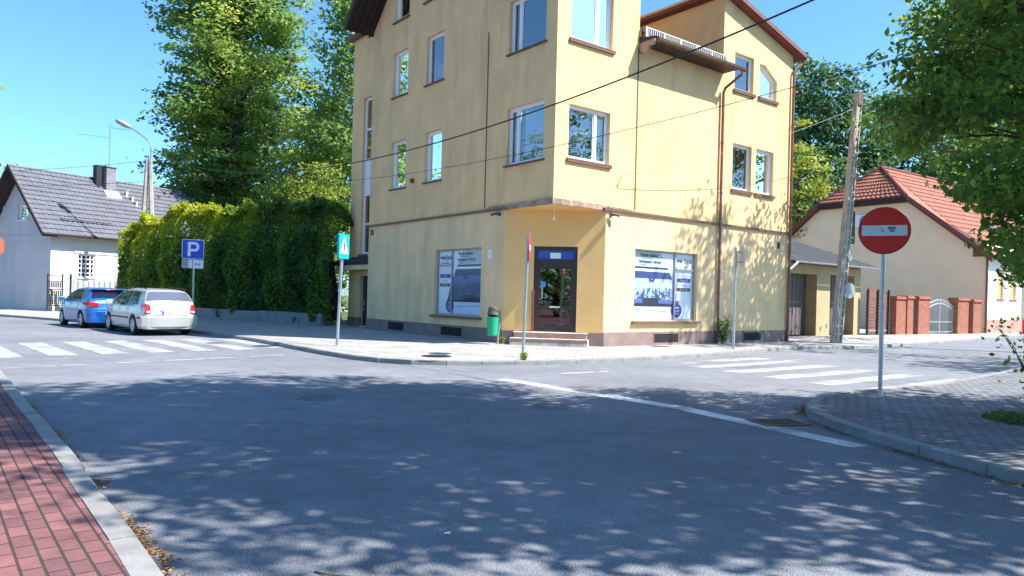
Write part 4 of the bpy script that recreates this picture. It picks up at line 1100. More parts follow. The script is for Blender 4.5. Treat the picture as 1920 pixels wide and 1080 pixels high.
tile_roof([k3(-hx, -.45, hipz), k3(hx, -.45, hipz), k3(.02, hb, RH), k3(-.02, hb, RH)], 18, 9, .05, .06).build('hip_roof', M['redtile'], ch_)
mb = MB()
for x in (-hx, hx): mb.tube([k3(x, -.45, hipz + .05), k3(0, hb, RH + .08)], .11, 8)
mb.tube([k3(0, hb, RH + .08), k3(0, 16, RH + .08)], .11, 8)
mb.tube([k3(0, hb, RH), k3(0, hb, RH + .45)], [.1, .03], 8)
mb.build('ridge_tiles', M['redbrown'], ch_)
mb = MB()
for sgn in (-1, 1):
    a, b = k3(sgn * (hw + .5), -.46, ez), k3(sgn * hx, -.46, hipz)
    mb.hexa([a - Vector((0, 0, .32)), b - Vector((0, 0, .32)), b - Vector((0, 0, .32)) + BK * .08, a - Vector((0, 0, .32)) + BK * .08, a + Vector((0, 0, .10)), b + Vector((0, 0, .1)), b + Vector((0, 0, .1)) + BK * .08, a + Vector((0, 0, .1)) + BK * .08])
    mb.build('bargeboard', M['redbrown'], ch_); mb = MB()
mb = MB()
for sgn in (-1, 1):
    a, b = k3(sgn * (hw + .45), -.38, ez), k3(sgn * hx, -.38, hipz)
    mb.hexa([a - Vector((0, 0, .2)), b - Vector((0, 0, .2)), b - Vector((0, 0, .2)) + BK * .45, a - Vector((0, 0, .2)) + BK * .45, a - Vector((0, 0, .06)), b - Vector((0, 0, .06)), b - Vector((0, 0, .06)) + BK * .45, a - Vector((0, 0, .06)) + BK * .45])
a, b = k3(-hx, -.44, hipz), k3(hx, -.44, hipz)
mb.hexa([a - Vector((0, 0, .38)), b - Vector((0, 0, .38)), b - Vector((0, 0, .38)) + BK * .5, a - Vector((0, 0, .38)) + BK * .5, a - Vector((0, 0, .03)), b - Vector((0, 0, .03)), b - Vector((0, 0, .03)) + BK * .5, a - Vector((0, 0, .03)) + BK * .5])
mb.build('eave_board', M['darkwood'], ch_)
mb = MB()
for s in (6.2,):
    t = (hx + (hw - hx) * .45) / 1; mb.box(k3(t, s, RH - sl_ * t + .12), BK * .35, (HD * 1 + Vector((0, 0, -sl_))).normalized() * .5, (HD * sl_ + Vector((0, 0, 1))).normalized() * .05)
    mb.build('skylight', M['glassdark'], ch_); mb = MB()
mb = MB(); mb.tube([k3(hw + .12, -.15, ez + .1), k3(hw + .1, -.12, 5), k3(hw + .1, -.12, .1)], .07, 8); mb.build('downpipe', M['pipe'], ch_)
mb = MB(); KG.box(mb, -1.3, -.62, 5.9, 8.0, -.02, .03); kw = mb.build('gable_window', M['glass'], ch_)
mb = MB(); KG.box(mb, -1.36, -.56, 5.84, 8.06, -.02, .02); mb.build('window_frame', M['ironblack'], kw)
mb = MB(); KG.box(mb, -.35, .75, 6.95, 7.75, 0, .38); ac = mb.build('air_conditioner', M['upvc'], ch_, bevel=.02)
mb = MB()
for r in (.32, .24, .16, .08): mb.tube([KG.p(.3 + r * math.cos(t * .3), 7.35 + r * math.sin(t * .3), .39) for t in range(22)], .012, 4)
mb.cyl(KG.p(.3, 7.35, .37), KG.p(.3, 7.35, .383), .34, 20); mb.build('fan_grille', M['greysheet'], ac)
mb = MB(); KG.box(mb, hw - .75, hw - .05, 4.7, 5.3, -.02, .02); mb.build('louvre', M['groove'], ch_)

# fence line with brick piers and gates
Y0 = Vector((17.55, 36.62, 0)); YD = Vector((28.05, 43.75, 0)) - Y0; YL = YD.length; FY = Frame(Y0, YD, 1)
def sxp(x):      # distance along the fence for a bearing taken on the photograph
    u = (x - 960) / FPX + .0013; d = FY.d; return (u * Y0.y - Y0.x) / (d.x - u * d.y)
f0, f1 = .15, sxp(1664)
fn = thing('slatted_fence', 'reddish wooden fence of horizontal boards between garage and brick piers', 'fence', FY.p(0, .1))
mb = MB()
for k in range(13):
    z = .18 + k * .165; FY.box(mb, f0, f1 - .1, z, z + .125, -.015, .015)
mb.build('boards', M['fencewood'], fn)
mb = MB(); FY.box(mb, f0 + .2, f0 + .7, 2.34, 2.5, -.015, .015); mb.build('raised_board', M['fencewood'], fn)
for s in (f0, (f0 + f1) / 2 - .1, f1 - .12):
    mb = MB(); FY.box(mb, s, s + .1, .1, 2.4, .017, .1); mb.build('post', M['ironblack'], fn)
def pier(label, a, b, h, cat='pier', dep=.5, cop=True):
    t = thing('brick_pier', label, cat, FY.p((a + b) / 2, .1), group='brick piers along the yard fence')
    mb = MB(); FY.box(mb, a, b, .05, h, -dep / 2, dep / 2); mb.build('shaft', M['brickpier'], t)
    mb = MB(); FY.box(mb, a - .07, b + .07, h, h + .08, -dep / 2 - .07, dep / 2 + .07); FY.box(mb, a - .02, b + .02, h + .08, h + .14, -dep / 2 - .02, dep / 2 + .02); mb.build('coping', M['copingred'], t)
pier('wide low brick pier right of the slatted fence', sxp(1672), sxp(1690), 1.95, dep=.4)
pier('slim brick pier left of the small iron gate', sxp(1691), sxp(1702), 2.0)
pier('tall brick pier between small gate and arched gate', sxp(1712), sxp(1733), 2.0)
pier('shaded brick pier right of the arched gate', sxp(1786), sxp(1806), 2.0)
pier('brick pier nearest the house downpipe', sxp(1815), sxp(1830), 1.95)
def iron_gate(label, a, b, h, arch, leaves_):
    t = thing('iron_gate', label, 'gate', FY.p((a + b) / 2, .1)); n = max(5, int((b - a) / .13))
    top = lambda s: h + arch * math.sin(math.pi * (s - a) / (b - a))
    mb = MB()
    for z in (.2, .75): FY.box(mb, a, b, z, z + .05, -.02, .02)
    for dz in (0, -.22): mb.tube([FY.p(a + (b - a) * i / 14, top(a + (b - a) * i / 14) + dz, 0) for i in range(15)], .026, 6)
    for e in range(leaves_ + 1): s = a + (b - a) * e / leaves_; FY.box(mb, s - .03, s + .03, .12, top(s) + .05, -.03, .03)
    mb.build('frame', M['greysheet'], t)
    mb = MB()
    for i in range(1, n): s = a + (b - a) * i / n; mb.tube([FY.p(s, .2, 0), FY.p(s, top(s), 0)], .013, 5)
    for i in range(n - 1):
        s = a + (b - a) * (i + .5) / n; mb.tube([FY.p(s + .055 * math.cos(k * .7), top(s) - .11 + .075 * math.sin(k * .7), 0) for k in range(10)], .009, 4)
    mb.build('bars', M['greysheet'], t)
iron_gate('narrow iron gate between two brick piers', sxp(1703), sxp(1711.5), 1.75, .2, 1)
iron_gate('wide arched iron gate in front of the cream house', sxp(1734), sxp(1785), 1.65, .35, 2)
# masonry by the side wall
for lab, x, dy, dims, m in (('small red block standing by the plinth of the cream house', 2.2, 1.4, (.22, .18, .45), 'red'), ('long pale stone block lying against the cream house', 4.0, 1.5, (.75, .22, .26), 'stepedge'), ('rough low stone lying beside the long block', 3.4, 2.2, (.6, .22, .15), 'concrete')):
    mb = MB(); c = KS.p(x, .1 + dims[2], dy); e = (KS.d * dims[0], KS.n * dims[1], Vector((0, 0, dims[2])))
    mb.box(c, *e); o = mb.build('stone_block', M[m], None, org=c - e[2], bevel=.03); tag(o, lab, 'block')

# ------------------------------------------------------------------ signs, bin, poles
def post(mb, x, y, z0, z1, r=.03, lean=(0, 0)): mb.tube([(x, y, z0), (x + lean[0], y + lean[1], z1)], r, 12); mb.cyl((x + lean[0], y + lean[1], z1), (x + lean[0], y + lean[1], z1 + .012), r * 1.1, 12)
def disc(mb, c, n, r, t, mi=0, k=48):
    n = Vector(n).normalized(); mb.cyl(Vector(c) - n * t / 2, Vector(c) + n * t / 2, r, k, mi)
def rplate(mb, fr, w, h, rad, o0, o1, cx=0, cz=0, mi=0, k=6):
    pts = []
    for qx, qz, a0 in ((w / 2 - rad, h / 2 - rad, 0), (-w / 2 + rad, h / 2 - rad, 90), (-w / 2 + rad, -h / 2 + rad, 180), (w / 2 - rad, -h / 2 + rad, 270)):
        for i in range(k + 1):
            a = R_(a0 + 90 * i / k); pts.append((cx + qx + rad * math.cos(a), cz + qz + rad * math.sin(a)))
    mb.prism([fr.p(s, z, o0) for s, z in pts], fr.n * (o1 - o0), mi)
def sframe(x, y, z, n):
    n = Vector((*n, 0)).normalized(); d = Vector((-n.y, n.x, 0)); f = Frame((x, y), d, 1); f.n = n; f.o = Vector((x, y, z)); return f
# near no-entry sign
ne = thing('no_entry_sign', 'large round red no entry sign with a white bar on a grey post', 'road sign', (5.86, 11.65, .1))
mb = MB(); post(mb, 5.86, 11.65, .08, 3.0, .032, (.0, 0)); mb.build('post', M['galv'], ne, smooth=False)
f = sframe(5.84, 11.6, 2.71, (-.40, -.92))
mb = MB(); disc(mb, f.p(0, 0, .0), f.n, .362, .02); plate = mb.build('sign_plate', M['red'], ne)
mb = MB(); rplate(mb, f, .64, .165, .012, .0105, .0135)
bar = mb.build('white_bar', M['signwhite'], plate); bar.rotation_euler = (0, 0, 0)
mb = MB()
put_text(mb, 'MUR', .052, f.p(.105, .038, .0155), f.d, mi=0, bold=.002); put_text(mb, 'OR', .052, f.p(.105, -.005, .0155), f.d, bold=.002)
for k, (a, b) in enumerate(((-.06, .02), (-.045, -.015), (-.02, -.02), (-.03, .0))): f.box(mb, a, a + .022, b, b + .009, .0136, .0145)
mb.build('sticker', M['signblack'], plate)
mb = MB()
n_ = 48
mb.tube([f.p(.362 * math.cos(2 * math.pi * i / n_), .362 * math.sin(2 * math.pi * i / n_), 0) for i in range(n_ + 1)], .012, 6); mb.build('rim', sign_paint('sign_dark_rim', (.14, .006, .012)), plate)
mb = MB(); mb.abox(5.80, 5.92, 11.615, 11.69, 2.5, 2.54); mb.abox(5.80, 5.92, 11.615, 11.69, 2.88, 2.92); mb.build('clamp', M['galv'], ne)
# edge-on no-entry sign before the shop
n2 = thing('no_entry_sign', 'red and white no entry sign seen almost edge on before the shop door', 'road sign', (.29, 17.41, .1))
mb = MB(); post(mb, .29, 17.41, .08, 3.03, .036, (.06, 0)); mb.build('post', M['galv'], n2)
f = sframe(.385, 17.37, 2.69, (.998, -.06)); mb = MB(); disc(mb, f.p(0, 0), f.n, .33, .02); pl2 = mb.build('sign_plate', M['red'], n2)
mb = MB(); rplate(mb, f, .54, .14, .01, .0105, .0135); mb.build('white_bar', M['signwhite'], pl2)
mb = MB(); disc(mb, f.p(0, 0, -.012), f.n, .33, .006); mb.build('sign_back', M['greysheet'], pl2)
mb = MB(); mb.abox(.31, .385, 17.34, 17.40, 2.5, 2.54); mb.abox(.31, .385, 17.34, 17.4, 2.84, 2.88); mb.build('clamp', M['galv'], n2)
# pedestrian crossing sign
cs = thing('crossing_sign', 'teal pedestrian crossing sign with white triangle on a galvanised post', 'road sign', (-4.66, 19.75, .1))
mb = MB(); post(mb, -4.66, 19.75, .08, 3.14, .042, (.09, 0)); mb.build('post', M['galv'], cs)
f = sframe(-4.53, 19.68, 2.76, (.975, -.22)); mb = MB(); rplate(mb, f, .6, .66, .03, -.04, .012); cp = mb.build('sign_plate', M['signteal'], cs)
mb = MB(); mb.prism([f.p(-.25, -.19, .0125), f.p(.25, -.19, .0125), f.p(0, .29, .0125)], f.n * .003); mb.build('triangle', M['signwhite'], cp)
mb = MB(); c = f.p
mb.tube([c(0, .10, .017), c(0, .13, .017)], .024, 8)
mb.tube([c(0, .08, .017), c(-.01, -.02, .017)], .02, 6); mb.tube([c(-.01, -.02, .017), c(-.06, -.15, .017)], .013, 6); mb.tube([c(-.01, -.02, .017), c(.05, -.15, .017)], .013, 6); mb.tube([c(0, .06, .017), c(.06, -.01, .017)], .009, 6); mb.tube([c(0, .06, .017), c(-.06, .0, .017)], .009, 6)
mb.build('walking_figure', M['signblack'], cp)
mb = MB(); mb.abox(-4.6, -4.52, 19.68, 19.76, 2.55, 2.6); mb.abox(-4.6, -4.52, 19.68, 19.76, 2.92, 2.97); mb.build('clamp', M['galv'], cs)
# parking sign
ps = thing('parking_sign', 'blue parking sign with a white letter P above a small plate', 'road sign', (-12.53, 28.94, .1))
mb = MB(); post(mb, -12.53, 28.94, .08, 3.4, .04); mb.build('post', M['galv'], ps)
f = sframe(-12.56, 28.88, 3.09, (.40, -.92)); mb = MB(); rplate(mb, f, .80, .76, .05, -.005, .01); pp = mb.build('sign_plate', M['signwhite'], ps)
mb = MB(); rplate(mb, f, .76, .72, .045, .0105, .013); mb.build('blue_field', M['signblue'], pp)
mb = MB()
f.box(mb, -.19, -.085, -.28, .28, .0135, .016)
pts = [(-.085, .28), (.08, .28)] + [(.08 + .145 * math.sin(R_(a)), .095 + .185 * math.cos(R_(a))) for a in range(0, 181, 15)] + [(-.085, -.09)]
inn = [(-.085, .18), (.07, .18)] + [(.07 + .06 * math.sin(R_(a)), .095 + .085 * math.cos(R_(a))) for a in range(0, 181, 15)] + [(-.085, .01)]
for i in range(len(pts) - 1): mb.quad(f.p(*pts[i], .0145), f.p(*pts[i + 1], .0145), f.p(*inn[i + 1], .0145), f.p(*inn[i], .0145))
mb.build('letter', M['signwhite'], pp)
mb = MB(); rplate(mb, f, .78, .34, .015, -.005, .008, cz=-.58); sp = mb.build('time_plate', M['signwhite'], ps)
mb = MB(); f.box(mb, -.385, -.16, -.745, -.415, .0085, .011); mb.build('grey_panel', M['greysheet'], sp)
mb = MB(); f.box(mb, -.02, .0, -.745, -.415, .0085, .011); put_text(mb, '8-16', .10, f.p(.18, -.59, .0105), f.d, bold=.004); mb.build('lettering', sign_paint('sign_dark_blue', (.03, .06, .22)), sp)
mb = MB()
for z in (-.50, -.64): mb.cyl(f.p(-.085, z, .008), f.p(-.085, z, .02), .05, 12)
mb.build('bolt', M['signwhite'], sp)
# small sign turned away by the right crossing
s3 = thing('crossing_sign', 'narrow grey backed crossing sign turned edge on by the drainpipe', 'road sign', (6.8, 22.49, .1))
mb = MB(); post(mb, 6.8, 22.49, .08, 3.2, .04); mb.build('post', M['galv'], s3)
f = sframe(6.97, 22.42, 2.93, (-.99, .10)); mb = MB(); rplate(mb, f, .55, .62, .03, -.02, .015); sp3 = mb.build('sign_plate', M['galv'], s3)
mb = MB(); rplate(mb, f, .5, .56, .03, -.026, -.0205); mb.build('sign_face', M['signblue'], sp3)
mb = MB(); mb.abox(6.8, 6.96, 22.4, 22.47, 2.75, 2.79); mb.abox(6.8, 6.96, 22.4, 22.47, 3.05, 3.09); mb.build('clamp', M['galv'], s3)
# faded octagon at the left edge of the view
s4 = thing('stop_sign', 'faded orange red octagonal sign at the far left edge', 'road sign', (-14.15, 20.0, .1))
mb = MB(); post(mb, -14.18, 20.0, .08, 2.95, .035); mb.build('post', M['galv'], s4)
f = sframe(-14.15, 19.95, 2.56, (.93, -.37)); mb = MB(); mb.prism([f.p(.37 * math.cos(R_(22.5 + 45 * k)), .37 * math.sin(R_(22.5 + 45 * k)), 0) for k in range(8)], f.n * .015); mb.build('sign_plate', M['fadedred'], s4)
# litter bin
bn = thing('litter_bin', 'green street litter bin with dark hood on a short post by the shop', 'litter bin', (-.52, 22.0, .1))
mb = MB(); mb.tube([(-.40, 22.05, .08), (-.34, 22.07, 1.12)], .028, 8); mb.build('post', M['galv'], bn)
mb = MB(); bx, by = -.56, 21.92
mb.tube([(bx, by, .36), (bx, by, .38), (bx + .01, by, .92)], [.14, .152, .175], 20, cap=True); mb.build('bucket', M['green'], bn, smooth=False)
mb = MB()
mb.tube([(bx + .01, by, .95), (bx + .02, by + .03, 1.05), (bx + .05, by + .05, 1.12), (bx + .06, by + .06, 1.14)], [.17, .175, .19, .15], 20); mb.abox(bx + .12, bx + .24, by - .0, by + .16, .75, 1.13); mb.build('hood', M['binhood'], bn)
# concrete pole on the right
cp_ = thing('concrete_pole', 'weathered leaning concrete utility pole with ladder like open web', 'utility pole', (12.36, 28.0, .1))
base = Vector((12.36, 28.0, .0)); topv = Vector((12.98, 28.0, 9.6)); ax = topv - base
wd = D2; dp = D1
mb = MB()
def pw(t): return .275 - .125 * t
segs = 40
for side in (-1, 1):
    for i in range(segs):
        t0, t1 = i / segs, (i + 1) / segs; a, b = base + ax * t0, base + ax * t1; w0, w1 = pw(t0) * side, pw(t1) * side; th = .032
        mb.hexa([a + wd * (w0 - th) - dp * .09, a + wd * (w0 + th) - dp * .09, a + wd * (w0 + th) + dp * .09, a + wd * (w0 - th) + dp * .09, b + wd * (w1 - th) - dp * .09, b + wd * (w1 + th) - dp * .09, b + wd * (w1 + th) + dp * .09, b + wd * (w1 - th) + dp * .09])
for i in range(32):
    t = (i + .5) / 32; a = base + ax * t; w = pw(t)
    mb.box(a, wd * w, dp * .075, Vector((0, 0, .04)))
mb.build('web', M['concrete'], cp_)
mb = MB(); a = base; 
for i in range(12):
    t0, t1 = i / 12, (i + 1) / 12; p0, p1 = base + ax * t0, base + ax * t1; r0, r1 = .115 - .045 * t0, .115 - .045 * t1
    mb.hexa([p0 - wd * r0 - dp * .07, p0 + wd * r0 - dp * .07, p0 + wd * r0 + dp * .07, p0 - wd * r0 + dp * .07, p1 - wd * r1 - dp * .07, p1 + wd * r1 - dp * .07, p1 + wd * r1 + dp * .07, p1 - wd * r1 + dp * .07])
mb.build('core', M['concrete'], cp_)
mb = MB(); mb.box(topv - Vector((0, 0, .2)), wd * .17, dp * .1, (0, 0, .25)); mb.tube([topv, topv + Vector((.08, 0, .6))], .012, 6)
for s in (-1, 1): mb.tube([topv - Vector((0, 0, .5)) + wd * .2 * s, topv - Vector((0, 0, .5)) + wd * .34 * s, topv - Vector((0, 0, .3)) + wd * .34 * s], .02, 6)
mb.build('pole_head', M['rust'], cp_)
mb = MB(); c = base + ax * .22 + wd * .1; disc(mb, c + wd * .35 - dp * .1, (-D1 + D2 * -.2), .30, .04); mb.build('round_mirror', M['greysheet'], cp_)
mb = MB(); c = base + ax * .36 + wd * .28; mb.box(c, wd * .12, dp * .1, (0, 0, .22)); mb.build('junction_box', M['greysheet'], cp_)
# street lamp on twin concrete legs
sl2 = thing('street_lamp', 'street lamp on twin concrete legs rising behind the hedge', 'street lamp', (-20.9, 42, .1))
mb = MB(); mb.tube([(-21.35, 42, 0), (-21.0, 42, 8.85)], [.18, .11], 6); mb.tube([(-20.45, 42.1, 0), (-20.85, 42, 9.1)], [.18, .11], 6)
for z in (2, 4, 6, 7.6): mb.abox(-21.2 + z * .02, -20.6 - z * .02, 41.95, 42.05, z, z + .12)
mb.build('pole', M['concrete'], sl2)
mb = MB(); mb.tube([(-20.78, 41.95, 7.4), (-20.78, 41.95, 9.6), (-20.95, 41.95, 9.95), (-21.45, 41.95, 10.33), (-22.1, 41.95, 10.72)], .045, 8); mb.build('arm', M['galv'], sl2)
mb = MB(); a = Vector((-21.95, 41.95, 10.64)); d = Vector((-.86, -.1, .42)).normalized()
mb.tube([a, a + d * .15, a + d * .45, a + d * .8, a + d * .95], [.06, .13, .17, .14, .04], 10); mb.build('lamp_head', M['greysheet'], sl2, smooth=True)

# overhead cables
def cable(name, label, a, b, sag, r, n=40):
    a, b = Vector(a), Vector(b); pts = []
    for i in range(n + 1):
        t = i / n; p = a.lerp(b, t); p.z -= sag * 4 * t * (1 - t); pts.append(p)
    mb = MB(); mb.tube(pts, r, 6); tag(mb.build(name, M['cable'], None, org=a), label, 'cable')
def pt(x, y, Y):
    u = (x - 960) / FPX; v = (558.5 - y) / FPX; c, s = math.cos(ROLL), math.sin(ROLL)
    return Vector(((u * c - v * s) * Y, Y, CAM_H + (u * s + v * c) * Y))
def cable_x(name, label, a, b, sag, r, t1, n=50):
    a, b = Vector(a), Vector(b); pts = []
    for i in range(n + 1):
        t = t1 * i / n; p = a.lerp(b, t); p.z -= sag * 4 * t * (1 - t); pts.append(p)
    mb = MB(); mb.tube(pts, r, 6); tag(mb.build(name, M['cable'], None, org=a), label, 'cable')
cable_x('overhead_cable', 'thick black cable sweeping up across the whole ochre building', (-20.85, 42, 9.4), (4.78, 12, 6.48), 2.0, .017, 1.22)
cable_x('overhead_cable', 'thin overhead wire crossing the building just below the thick cable', (-20.85, 42, 8.7), pt(1632, 124, 11), 1.5, .0065, 1.2)
cable('overhead_cable', 'thin service wire from the wall hook to the concrete pole', FR.p(2.8, 5.36, .3), topv - Vector((0, 0, .5)), .25, .009)
cable('overhead_cable', 'upper wire running left from the street lamp past the chimney', (-21.0, 42, 8.8), (-50, 44, 8.9), .9, .012)
cable('overhead_cable', 'lower wire running left from the street lamp across the grey roof', (-21.0, 42, 7.6), (-50, 40, 7.6), .7, .012)
# ------------------------------------------------------------------ cars
def lerp_tab(tab, x):
    for (x0, *a), (x1, *b) in zip(tab, tab[1:]):
        if x0 <= x <= x1:
            t = (x - x0) / (x1 - x0) if x1 > x0 else 0
            return [p + (q - p) * t for p, q in zip(a, b)]
    return list(tab[-1][1:]) if x > tab[-1][0] else list(tab[0][1:])
def make_car(label, loc, heading, paint, prof, plan, wb, wr, track, belt, name='parked_car', tum=.33):
    """Car facing +x in its own frame; prof rows (x, z_top); plan rows (x, half width)."""
    t = thing(name, label, 'car', loc, heading, group='cars parked along the far kerb')
    x0, x1 = prof[0][0], prof[-1][0]
    zt = lambda x: lerp_tab(prof, x)[0]
    def hw(x): return lerp_tab(plan, x)[0]
    floor = .22
    def ys(x, z):
        w = hw(x)
        if z < .5: return w - .05 * ((.5 - z) / .28) ** 2
        if z <= belt: return w - .035 * ((z - .62) / .35) ** 2 + .0
        return w - .035 * ((belt - .62) / .35) ** 2 - tum * (z - belt) - .25 * (z - belt) ** 2
    xs = sorted(set([round(x0 + (x1 - x0) * i / 56, 4) for i in range(57)] + [p[0] for p in prof]))
    ring = []
    for x in xs:
        T = zt(x); zs = [floor + (T - .07 - floor) * (k / 11) for k in range(12)]
        pr = [(ys(x, z), z) for z in zs]
        y = pr[-1][0]; pr += [(y - .018, T - .035), (y - .055, T - .01), (y * .72, T + .012), (y * .36, T + .022), (0, T + .025)]
        ring.append([(x, a, z) for a, z in pr] + [(x, -a, z) for a, z in pr[-2::-1]])
    mb = MB(); k = len(ring[0])
    for r in ring: mb.v += r
    for i in range(len(ring) - 1):
        for j in range(k): mb.f.append((i * k + j, i * k + (j + 1) % k, (i + 1) * k + (j + 1) % k, (i + 1) * k + j)); mb.mi.append(0)
    mb.f.append(tuple(range(k))); mb.f.append(tuple((len(ring) - 1) * k + j for j in range(k))); mb.mi += [0, 0]
    body = mb.build('body', paint, t, org=(0, 0, 0), smooth=True); body.location = (0, 0, 0)
    # wheel arches cut out of the body
    cut = MB()
    for wx in wb:
        for s in (-1, 1): cut.cyl((wx, s * (track + .28), wr), (wx, s * (track - .16), wr), wr + .06, 28)
    co = cut.build('cutter', M['rubber'], None, org=(0, 0, 0))
    co.parent = t
    bm_ = body.modifiers.new('arch', 'BOOLEAN'); bm_.operation = 'DIFFERENCE'; bm_.object = co; bm_.solver = 'EXACT'
    bpy.context.view_layer.update()
    me = bpy.data.meshes.new_from_object(body.evaluated_get(bpy.context.evaluated_depsgraph_get()))
    body.modifiers.clear(); body.data = me; bpy.data.objects.remove(co)
    me.materials.clear(); me.materials.append(paint)
    me.polygons.foreach_set('material_index', [0] * len(me.polygons))
    try: me.set_sharp_from_angle(angle=R_(35))
    except Exception: pass
    loc0 = lambda o: (setattr(o, 'location', (0, 0, 0)), o)[1]
    def B(mb, name, m, par=None, **kw):
        o = mb.build(name, m, None, org=(0, 0, 0), **kw); o.parent = par or t; o.location = (0, 0, 0); return o
    def side_patch(poly, off, s, mb, n=5):
        """polygon in (x,z): four corners, laid on the body side."""
        a, b, c, d = poly
        for i in range(n):
            for j in range(n):
                q = []
                for u, v in ((i / n, j / n), ((i + 1) / n, j / n), ((i + 1) / n, (j + 1) / n), (i / n, (j + 1) / n)):
                    x = (a[0] * (1 - u) + b[0] * u) * (1 - v) + (d[0] * (1 - u) + c[0] * u) * v
                    z = (a[1] * (1 - u) + b[1] * u) * (1 - v) + (d[1] * (1 - u) + c[1] * u) * v
                    q.append((x, s * (ys(x, z) + off), z))
                mb.quad(*q)
    def top_patch(xa, xb, fa, fb, off, mb, nx=6, ny=8):
        """patch following the top profile; fa, fb: half width fraction at either end."""
        for i in range(nx):
            for j in range(ny):
                q = []
                for u, v in ((i, j), (i + 1, j), (i + 1, j + 1), (i, j + 1)):
                    x = xa + (xb - xa) * u / nx; f = fa + (fb - fa) * u / nx; T = zt(x); y = (ys(x, T - .07)) * f * (2 * v / ny - 1)
                    e = .04; sl = (zt(x + e) - zt(x - e)) / (2 * e); nn = Vector((-sl, 0, 1)).normalized()
                    yy = abs(y) / max(.01, ys(x, T - .07)); cr = .025 - .013 * min(1, yy / .72) - (.03 * max(0, yy - .72) / .28)
                    q.append((x + nn.x * off, y, T + cr + nn.z * off))
                mb.quad(*q)
    return t, B, side_patch, top_patch, ys, zt, hw
def wheels(t, B, wb, track, wr, spokes=7):
    for wx in wb:
        for s in (-1, 1):
            mb = MB(); n = 28
            pr = [(.085, wr * .64), (.105, wr * .72), (.10, wr * .93), (.075, wr), (-.075, wr), (-.10, wr * .93), (-.10, wr * .6)]
            for i in range(n):
                a0, a1 = 2 * math.pi * i / n, 2 * math.pi * (i + 1) / n
                for (o0, r0), (o1, r1) in zip(pr, pr[1:]):
                    mb.quad((r0 * math.cos(a0), s * o0, r0 * math.sin(a0)), (r0 * math.cos(a1), s * o0, r0 * math.sin(a1)), (r1 * math.cos(a1), s * o1, r1 * math.sin(a1)), (r1 * math.cos(a0), s * o1, r1 * math.sin(a0)))
            w = B(mb, 'wheel', M['rubber'], smooth=True); w.location = (wx, s * track, wr)
            mb = MB(); mb.cyl((0, s * .0, 0), (0, s * .02, 0), wr * .62, 24)
            dk = B(mb, 'brake_disc', M['iron'], w)
            mb = MB()
            mb.tube([(wr * .635 * math.cos(2 * math.pi * i / 28), s * .085, wr * .635 * math.sin(2 * math.pi * i / 28)) for i in range(29)], .018, 6, cap=False)
            for k_ in range(spokes):
                a = 2 * math.pi * k_ / spokes; d = Vector((math.cos(a), 0, math.sin(a))); e = Vector((-d.z, 0, d.x))
                mb.hexa([d * .03 - e * .03 + Vector((0, s * .05, 0)), d * wr * .62 - e * .035 + Vector((0, s * .055, 0)), d * wr * .62 + e * .035 + Vector((0, s * .055, 0)), d * .03 + e * .03 + Vector((0, s * .05, 0)),
                         d * .03 - e * .03 + Vector((0, s * .085, 0)), d * wr * .62 - e * .03 + Vector((0, s * .09, 0)), d * wr * .62 + e * .03 + Vector((0, s * .09, 0)), d * .03 + e * .03 + Vector((0, s * .085, 0))])
            mb.cyl((0, s * .05, 0), (0, s * .095, 0), .055, 14)
            B(mb, 'rim', M['alloy'], w)
def lamp_box(B, name, m, pts, ext, par=None, bevel=.012):
    mb = MB(); mb.prism([Vector(p) for p in pts], ext); return B(mb, name, m, par, bevel=bevel)

HEAD = math.atan2(.73, -.69)
# --- silver estate
prof = [(-2.25, .62), (-2.24, .78), (-2.20, .97), (-2.12, 1.08), (-1.86, 1.40), (-1.72, 1.445), (-1.2, 1.485), (-.3, 1.495), (.2, 1.47), (.55, 1.39), (1.25, 1.02), (1.42, .97), (1.9, .88), (2.15, .76), (2.25, .58)]
plan = [(-2.25, .70), (-2.2, .78), (-2.05, .84), (-1.5, .875), (-.5, .885), (.8, .885), (1.5, .86), (2.0, .78), (2.2, .66), (2.25, .55)]
cen = (-12.2 + -10.85) / 2, (23.87 + 24.58) / 2
rear = Vector((-11.56, 24.28, 0)); hd = Vector((math.cos(HEAD), math.sin(HEAD), 0))
wbS = (-1.33, 1.37)
locS = rear - hd * wbS[0]
t, B, SP, TP, ys, zt, hw = make_car('silver estate car with white lit tailgate parked nearest the parking sign', locS, HEAD, M['silver'], prof, plan, wbS, .315, .76, .93)
wheels(t, B, wbS, .77, .315, 7)
